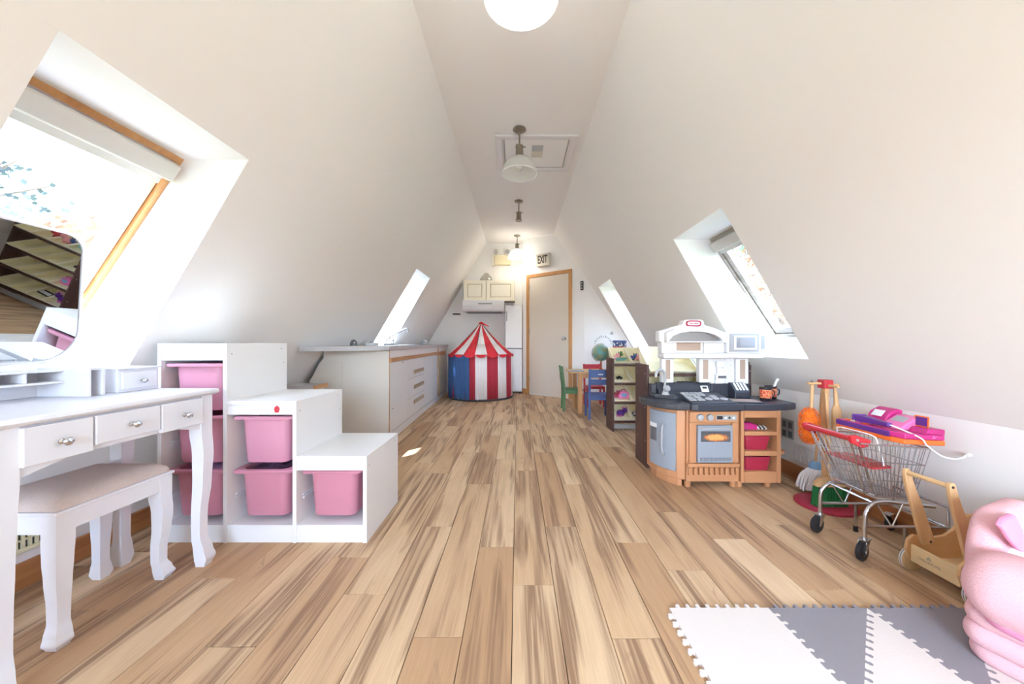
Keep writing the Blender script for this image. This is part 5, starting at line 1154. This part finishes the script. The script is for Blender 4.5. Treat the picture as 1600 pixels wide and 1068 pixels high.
# handle bar with red grips
obj('handle_bar', MB().tube([(1.463, 1.572, .512), (1.463, 1.83, .512)], .0125, 12), 'red', t, smooth=50)
for y in (CYN-.018, CYF+.012):
    br = obj('handle_bracket', MB().prism([(1.450, .528), (1.478, .530), (1.545, .505), (1.528, .478), (1.505, .472), (1.455, .495)], y, y+.016, 1), 'red', t, bevel=.004)
    obj('rivet', MB().lathe([(.001, 0), (.007, 0), (.005, .003), (.001, .003)], 10, T=Matrix.Translation((1.48, y-.0003, .508)) @ Matrix.Rotation(PI/2, 4, 'X')), 'chrome', br)
for y in (CYN+.006, CYF+.002): obj('support_bar', MB().tube([(1.505, y, .49), (1.60, y+(.03 if y < 1.6 else -.03), .262)], .0048, 8), 'chrome', t, smooth=True); obj('support_bar', MB().tube([(1.475, y, .49), (1.560, y+(.025 if y < 1.6 else -.03), .25)], .0042, 8), 'chrome', t, smooth=True)
# chassis
for yy, s in ((1.548, 1), (1.775, -1)):
    obj('chassis_tube', MB().tube(bez([(1.50, yy, .087), (1.50, yy, .15), (1.508, yy, .205), (1.545, yy+s*.004, .238), (1.60, yy+s*.008, .243), (1.70, yy+s*.01, .232), (1.80, yy, .225)], 5), .0085, 10), 'chrome', t, smooth=True)
    obj('lower_tube', MB().tube([(1.50, yy, .140), (1.862, yy, .134)], .0065, 8), 'chrome', t, smooth=True)
    obj('brace', MB().tube([(1.555, yy, .236), (1.615, yy, .142)], .0035, 6), 'chrome', t); obj('brace', MB().tube([(1.665, yy, .236), (1.62, yy, .142)], .0035, 6), 'chrome', t)
    obj('foot_post', MB().tube([(1.675, yy, .134), (1.675, yy, .022)], .0075, 8), 'chrome', t, smooth=True)
    obj('foot_cap', MB().tube([(1.675, yy, .026), (1.675, yy, .0)], [.0095, .0105], 10), 'black', t, smooth=50)
obj('cross_tube', MB().tube([(1.862, 1.548, .134), (1.862, 1.548, .222), (1.862, 1.775, .222), (1.862, 1.775, .134), (1.862, 1.548, .134)], .0062, 8), 'chrome', t, smooth=True)
obj('cross_tube', MB().tube([(1.545, 1.55, .238), (1.545, 1.775, .238)], .006, 8), 'chrome', t, smooth=True)
def caster(x, y, ang):
    Tw_ = Matrix.Translation((x, y, 0)) @ Matrix.Rotation(ang, 4, 'Z'); r = .040
    c = obj('caster_fork', MB().prism([(-.012, .084), (.020, .084), (.034, .040), (.028, .030), (.018, .038)], -.015, -.012, 1, Tw_).prism([(-.012, .084), (.020, .084), (.034, .040), (.028, .030), (.018, .038)], .012, .015, 1, Tw_).box(-.018, -.016, .0825, .024, .016, .0875, Tw_), 'chrome', t)
    obj('wheel', MB().lathe([(.014, -.008), (.017, -.011), (r-.006, -.0115), (r, -.007), (r, .007), (r-.006, .0115), (.017, .011), (.014, .008)], 28, T=Tw_ @ Matrix.Translation((.026, 0, r)) @ Matrix.Rotation(PI/2, 4, 'X'), cap=True), 'black', c, smooth=40)
    obj('axle', MB().lathe([(.005, -.0165), (.005, .0165)], 10, T=Tw_ @ Matrix.Translation((.026, 0, r)) @ Matrix.Rotation(PI/2, 4, 'X'), cap=True), 'chrome', c)
caster(1.50, 1.548, 3.6); caster(1.50, 1.775, 3.5); caster(1.835, 1.775, .4); caster(1.835, 1.55, .2)
# child seat flap and wire frame
obj('seat_flap', MB().prism([(1.53, 1.545), (1.53, 1.79), (1.63, 1.775), (1.655, 1.70), (1.655, 1.62), (1.63, 1.56)], .385, .391, 2), 'red', t, bevel=.002)
obj('seat_wire', MB().tube([(1.60, 1.565, .395), (1.575, 1.565, .49), (1.568, 1.57, .518), (1.568, 1.595, .524), (1.568, 1.735, .524), (1.568, 1.76, .518), (1.575, 1.765, .49), (1.60, 1.765, .395)], .0033, 8), 'wplas', t, smooth=True)
# cash register
RZ = .4925
t = thing('toy_register', 'pink, purple and orange toy cash register lying across the top of the shopping cart', 'toy register', (1.75, 1.70, RZ))
Tr = frame_T((1.745, 1.70, RZ), (1, 0, -.045), (0, 1, 0))   # x towards wall, y away
obj('tray_base', MB().prism([(-.085, -.165), (.090, -.165), (.090, .165), (-.085, .165), (-.100, .12), (-.100, -.12)], 0, .022, 2, Tr), 'orangep', t, bevel=.006, seg=3)
obj('tray_body', MB().prism([(-.083, -.163), (.088, -.163), (.088, .163), (-.083, .163), (-.098, .118), (-.098, -.118)], .0223, .046, 2, Tr), 'magenta', t, bevel=.005, seg=3)
obj('front_trim', MB().box(-.103, -.115, .020, -.0985, .150, .044, Tr), 'purple', t, bevel=.002)
obj('corner_block', MB().prism([(.0, .0465), (.088, .0465), (.088, .070), (.02, .070)], -.163, -.095, 1, Tr), 'magenta', t, bevel=.004)
obj('arrow_mark', MB().prism([(.030, .030), (.036, .044), (.040, .042), (.037, .036), (.054, .044), (.052, .040), (.040, .034), (.048, .031)], -.1652, -.1636, 1, Tr), 'lpink', t)
obj('screen_housing', MB().prism([(-.03, .0465), (.085, .0465), (.085, .105), (.045, .105), (.0, .075)], -.09, .00, 1, Tr), 'lpink', t, bevel=.006)
Ts = Tr @ frame_T((-.001, -.082, .0765), (0, 1, 0), (.045, 0, .030)); obj('display', MB().box(.012, .006, .0002, .066, .044, .002, Ts.__matmul__(Matrix.Identity(4))), 'gplas', t)
obj('keypad_hump', MB().prism([(-.01, .0465), (.085, .0465), (.085, .125), (.060, .128), (.018, .105)], .004, .100, 1, Tr), 'magenta', t, bevel=.008, seg=3)
Tk2 = Tr @ frame_T((.006, .018, .0905), (0, 1, 0), (.042, 0, .0555)); obj('receipt_window', MB().box(.010, -.005, .0005, .06, .03, .002, Tk2), 'wplas', t)
for i in range(3):
    for j in range(4): obj('key', MB().box(-.080+i*.022, .015+j*.030, .0462, -.064+i*.022, .037+j*.030, .052, Tr), ['orangep', 'lpink', 'vinyl'][(i+j) % 3], t, bevel=.002)
cdp = obj('card', MB().box(.040, -.140, .0705, .043, -.085, .118, Tr), 'orangep', t); obj('card_print', MB().box(.0388, -.135, .075, .0398, -.090, .113, Tr), 'purple', cdp)
t = thing('toy_scanner', 'purple toy scanner gun lying on the cash register', 'scanner', (1.70, 1.68, RZ+.055))
Tn = Tr @ Matrix.Translation((-.068, -.03, .055)) @ Matrix.Rotation(math.radians(84), 4, 'Z')
obj('grip', MB().loft([rrect_.copy() if False else [Tn @ Vector((x, y_*w, .012+z_*h)) for y_, z_ in ((-1, -1), (1, -1), (1, 1), (-1, 1))] for x, w, h in ((-.06, .012, .009), (-.02, .014, .010), (.03, .018, .014), (.075, .026, .016), (.10, .030, .012))] if True else None), 'purple', t, bevel=.004)
obj('scan_head', MB().box(.100, -.032, .0, .108, .032, .030, Tn), 'purple', t, bevel=.003); obj('trigger', MB().box(.0, -.018, .0, .03, -.0125, .012, Tn), 'orangep', t)
p0 = Tn @ Vector((-.06, 0, .012))
tag(obj('scanner_cord', MB().tube(bez([p0, p0+Vector((.004, -.02, -.004)), (1.715, 1.525, .527), (1.738, 1.522, .497), (1.783, 1.508, .457), (1.83, 1.502, .445), (1.865, 1.504, .449), (1.895, 1.512, .457)], 6), .0032, 6).tube([(1.893, 1.511, .457), (1.915, 1.516, .458)], .007, 8), 'wplas', loc=(1.91, 1.515, .457), smooth=True), 'white cord running from the purple scanner to the right wall', 'cord')

# ================================================================ WOODEN PUSH CART
WX0, WX1, WY0, WY1 = 1.600, 1.885, 1.275, 1.462
t = thing('push_cart', 'light wooden toddler push cart with a round handle bar between shopping cart and pink seat', 'push cart', (1.74, 1.37, 0))
side = [(WX0-.012, .060), (WX0-.026, .10), (WX0-.020, .135), (WX0+.003, .155), (1.655, .148), (1.69, .146), (1.73, .152), (1.765, .175), (1.795, .213), (1.83, .236), (1.86, .238), (1.880, .225), (1.885, .20), (1.885, .050), (1.60, .050)]
for y in (WY0, WY1-.012): obj('side_board', MB().prism(side, y, y+.012, 1), 'beechx', t, bevel=.003)
eb = obj('end_board', MB().box(WX0-.010, WY0+.0125, .052, WX0+.002, WY1-.0125, .118), 'birch', t, bevel=.002)
Tl = frame_T((WX0-.0106, 1.385, .080), (0, -1, 0), (0, 0, 1)); obj('logo_print', text_mb('CHILDHOME', .0135, .0005, Tl), 'gwood', eb)
obj('logo_house', MB().prism([(-.008, .010), (.008, .010), (.008, .016), (0, .024), (-.008, .016)], 0, .0006, 2, Tl), 'gwood', eb)
obj('floor_board', MB().box(WX0+.003, WY0+.0125, .052, WX1-.014, WY1-.0125, .062), 'birch', t); obj('end_board', MB().box(WX1-.013, WY0+.0125, .052, WX1-.002, WY1-.0125, .19), 'birch', t)
def arm(y):
    pts = [(1.652, .125), (1.628, .20), (1.607, .27), (1.586, .33), (1.572, .38), (1.566, .412)]; ws = [.026, .024, .021, .018, .015, .013]
    P = [Vector((x, 0, z)) for x, z in pts]; L = []; R = []
    for i, p in enumerate(P):
        tt = (P[min(i+1, 5)]-P[max(i-1, 0)]).normalized(); n = Vector((tt.z, 0, -tt.x)); L.append(p+n*ws[i]); R.append(p-n*ws[i])
    o = [(p.x, p.z) for p in L]+[(1.575, .424), (1.565, .428), (1.555, .424)]+[(p.x, p.z) for p in R[::-1]]
    a = obj('handle_arm', MB().prism(o, y, y+.014, 1), 'beech', t, bevel=.003); obj('bolt', MB().lathe([(.001, 0), (.005, 0), (.004, .002), (.001, .002)], 8, T=Matrix.Translation((1.655, y if y < 1.4 else y, .135)) @ Matrix.Rotation(PI/2, 4, 'X')), 'print', a)
    obj('bolt', MB().lathe([(.001, 0), (.005, 0), (.004, .002), (.001, .002)], 8, T=Matrix.Translation((1.565, y, .412)) @ Matrix.Rotation(PI/2, 4, 'X')), 'print', a)
arm(WY1-.0265-.0); arm(WY0+.0125)
obj('handle_bar', MB().tube([(1.565, WY0+.027, .412), (1.565, WY1-.027, .412)], .009, 12), 'beech', t, smooth=50)
for x in (1.618, 1.848):
    for y, s in ((WY0-.018, -1), (WY1+.004, 1)):
        w_ = obj('wheel', MB().lathe([(.004, -.008), (.040, -.008), (.046, -.006), (.046, .006), (.040, .008), (.004, .008)], 32, T=Matrix.Translation((x, y+.006, .0475)) @ Matrix.Rotation(PI/2, 4, 'X'), cap=True), 'birch', t, smooth=40)
        obj('tyre', MB().lathe([(.0462, -.006), (.0475, -.005), (.0475, .005), (.0462, .006), (.0462, -.006)], 32, T=Matrix.Translation((x, y+.006, .0475)) @ Matrix.Rotation(PI/2, 4, 'X')), 'wplas', w_)
        obj('tyre_groove', MB().lathe([(.0476, -.001), (.0479, -.001), (.0479, .001), (.0476, .001), (.0476, -.001)], 32, T=Matrix.Translation((x, y+.006, .0475)) @ Matrix.Rotation(PI/2, 4, 'X')), 'black', w_)

# ================================================================ FOAM MAT
MX, MYF, TS, MZ = .528, 1.245, .343, .012
t = thing('play_mat', 'interlocking foam mat of white and grey triangles on the floor at lower right', 'mat', (1.04, .9, 0))
def edge_teeth(p, q, n, amp, phase=0, s0=.07):
    """jigsaw edge from p to q: mushroom tabs alternating, returns points without q"""
    p, q = Vector((*p, 0)), Vector((*q, 0)); d = q-p; L = d.length; d.normalize(); nn = Vector((d.y, -d.x, 0)); a0 = L*s0; w = (L-2*a0)/n; out = [p]
    for i in range(n):
        c = a0+w*(i+.5); h = w*.5; s = 1 if (i+phase) % 2 == 0 else -1
        for u, v in ((-.42, 0), (-.26, .25), (-.40, .65), (-.22, 1.0), (.22, 1.0), (.40, .65), (.26, .25), (.42, 0)): out.append(p+d*(c+u*w)+nn*(v*amp*s if s > 0 else 0)) if s > 0 else None
    return [(v.x, v.y) for v in out]
def outer(p, q): return edge_teeth(p, q, 17, .017)
def seam(p, q, n=17):  # shared wavy edge
    return edge_teeth(p, q, n, .017)
def rev(path, q): return [q]+path[:0:-1]
for r in range(2):
    for c in range(3):
        x0, x1 = MX+TS*c, MX+TS*(c+1); y1 = MYF-TS*r; y0 = y1-TS
        if r == 0: top = outer((x0, y1), (x1, y1)); top_r = [(a, 2*y1-b) for a, b in top]
        # edges; shared seams are generated once per direction so both neighbours interlock
        A, B, Cc, D = (x0, y1), (x1, y1), (x1, y0), (x0, y0)
        tp_ = [(a, b) for a, b in edge_teeth(B, A, 17, .017)] if r == 0 else rev(edge_teeth(A, B, 17, .017), B)     # B->A
        if r > 0: tp_ = rev(edge_teeth(A, B, 17, -.017), B)
        lf = edge_teeth(A, D, 17, .017) if c == 0 else rev(edge_teeth(D, A, 17, .017), A)
        if c == 0: lf = edge_teeth(A, D, 17, -.017) if False else edge_teeth(A, D, 17, .017)
        dg_ = edge_teeth(D, B, 23, .017)      # D->B for upper-left piece
        upper = tp_+lf+dg_
        rt = rev(edge_teeth(B, Cc, 17, .017), Cc) if False else edge_teeth(Cc, B, 17, .017)
        bt = edge_teeth(D, Cc, 17, .017) if r == 1 else edge_teeth(D, Cc, 17, -.017)
        lower = bt+edge_teeth(Cc, B, 17, .017)+rev(edge_teeth(D, B, 23, .017), B)
        for pts, col in ((upper, 'foamw' if c == 0 else 'foamg'), (lower, 'foamw')):
            area2 = sum(pts[i][0]*pts[(i+1) % len(pts)][1]-pts[(i+1) % len(pts)][0]*pts[i][1] for i in range(len(pts)))
            obj('foam_tile', MB().prism(pts, 0, MZ), col, t)

# ================================================================ PINK PLUSH ARMCHAIR
t = thing('plush_armchair', 'pink plush toddler armchair with animal ears and white inner cushions at the right edge', 'armchair', (1.603, .968, MZ), math.radians(22), world=False)
def P_(name, w, d, h, c, m, rot=None, r=None, par=None, e=.5, k=6):
    T = Matrix.Translation(c); T = T @ rot if rot else T
    return obj(name, pillow(w, d, h, (0, 0, 0), r=r, T=T, e=e, k=k), m, par or t, smooth=True)
P_('base_cushion', .475, .385, .056, (.005, 0, 0), 'plush', r=.05, e=.42); P_('base_cushion', .500, .400, .062, (.0, 0, .050), 'plush', r=.05, e=.42); P_('base_cushion', .495, .395, .056, (0, 0, .106), 'plush', r=.05, e=.42)
P_('seat_cushion', .29, .26, .075, (.0, -.045, .156), 'plushwh', r=.05)
RX = lambda a: Matrix.Rotation(math.radians(a), 4, 'X'); RY = lambda a: Matrix.Rotation(math.radians(a), 4, 'Y')
bl = []
for z, w, d, o in ((.135, .34, .07, 0), (.150, .38, .085, 0), (.19, .40, .09, 0), (.25, .40, .09, .002), (.29, .385, .09, .004), (.33, .35, .085, .007), (.365, .305, .078, .010), (.39, .26, .068, .012), (.405, .21, .05, .012), (.413, .14, .03, .012), (.415, .06, .01, .012)):
    bl.append(rrect(w, d, d*.48, z, .01, .165+o, 6))
obj('backrest', MB().loft(bl), 'plush', t, smooth=True)
obj('inner_back', MB().loft([[Vector((.01+.180*math.cos(a), .128-.012*q, .285+.070*math.sin(a))) for a in [2*PI*i/28 for i in range(28)]] for q in (-1, 1)]), 'plushwh', t, bevel=.008, smooth=True)
for s in (-1, 1):
    ax = .205 if s < 0 else .180
    P_('armrest', .185, .395, .190, (s*ax, -.005, .140), 'plush', RY(s*8), r=.075, e=.62)
    P_('armrest_underside', .138, .350, .10, (s*(ax+.007), -.010, .1335), 'plushdk', RY(s*8), r=.065, e=.6)
    ex = .01+s*.150; pl = [(ex-s*.062, .428), (ex-s*.03, .440), (ex+s*.045, .440), (ex+s*.050, .40), (ex+s*.036, .362), (ex+s*.008, .350), (ex-s*.020, .362), (ex-s*.040, .392), (ex-s*.050, .415)]
    pl = [(2*ex-x, z) for x, z in pl]
    obj('ear', MB().loft([[Vector((x, .112+(z-.35)*.30+q, z-.026)) for x, z in pl] for q in (-.008, .008)]), 'plushdk', t, bevel=.005, smooth=50)
t = thing('doll_cradle', 'rounded reddish brown wooden panel just showing behind the pink plush seat', 'toy furniture', (1.86, 1.235, 0))
pts = [(1.815, 0), (1.912, 0), (1.912, .36)]+[(1.8635+.0485*math.cos(a), .36+.035*math.sin(a)) for a in [PI*i/10 for i in range(1, 11)]]
obj('end_panel', MB().prism(pts, 1.205, 1.222, 1), 'brown', t, bevel=.003)
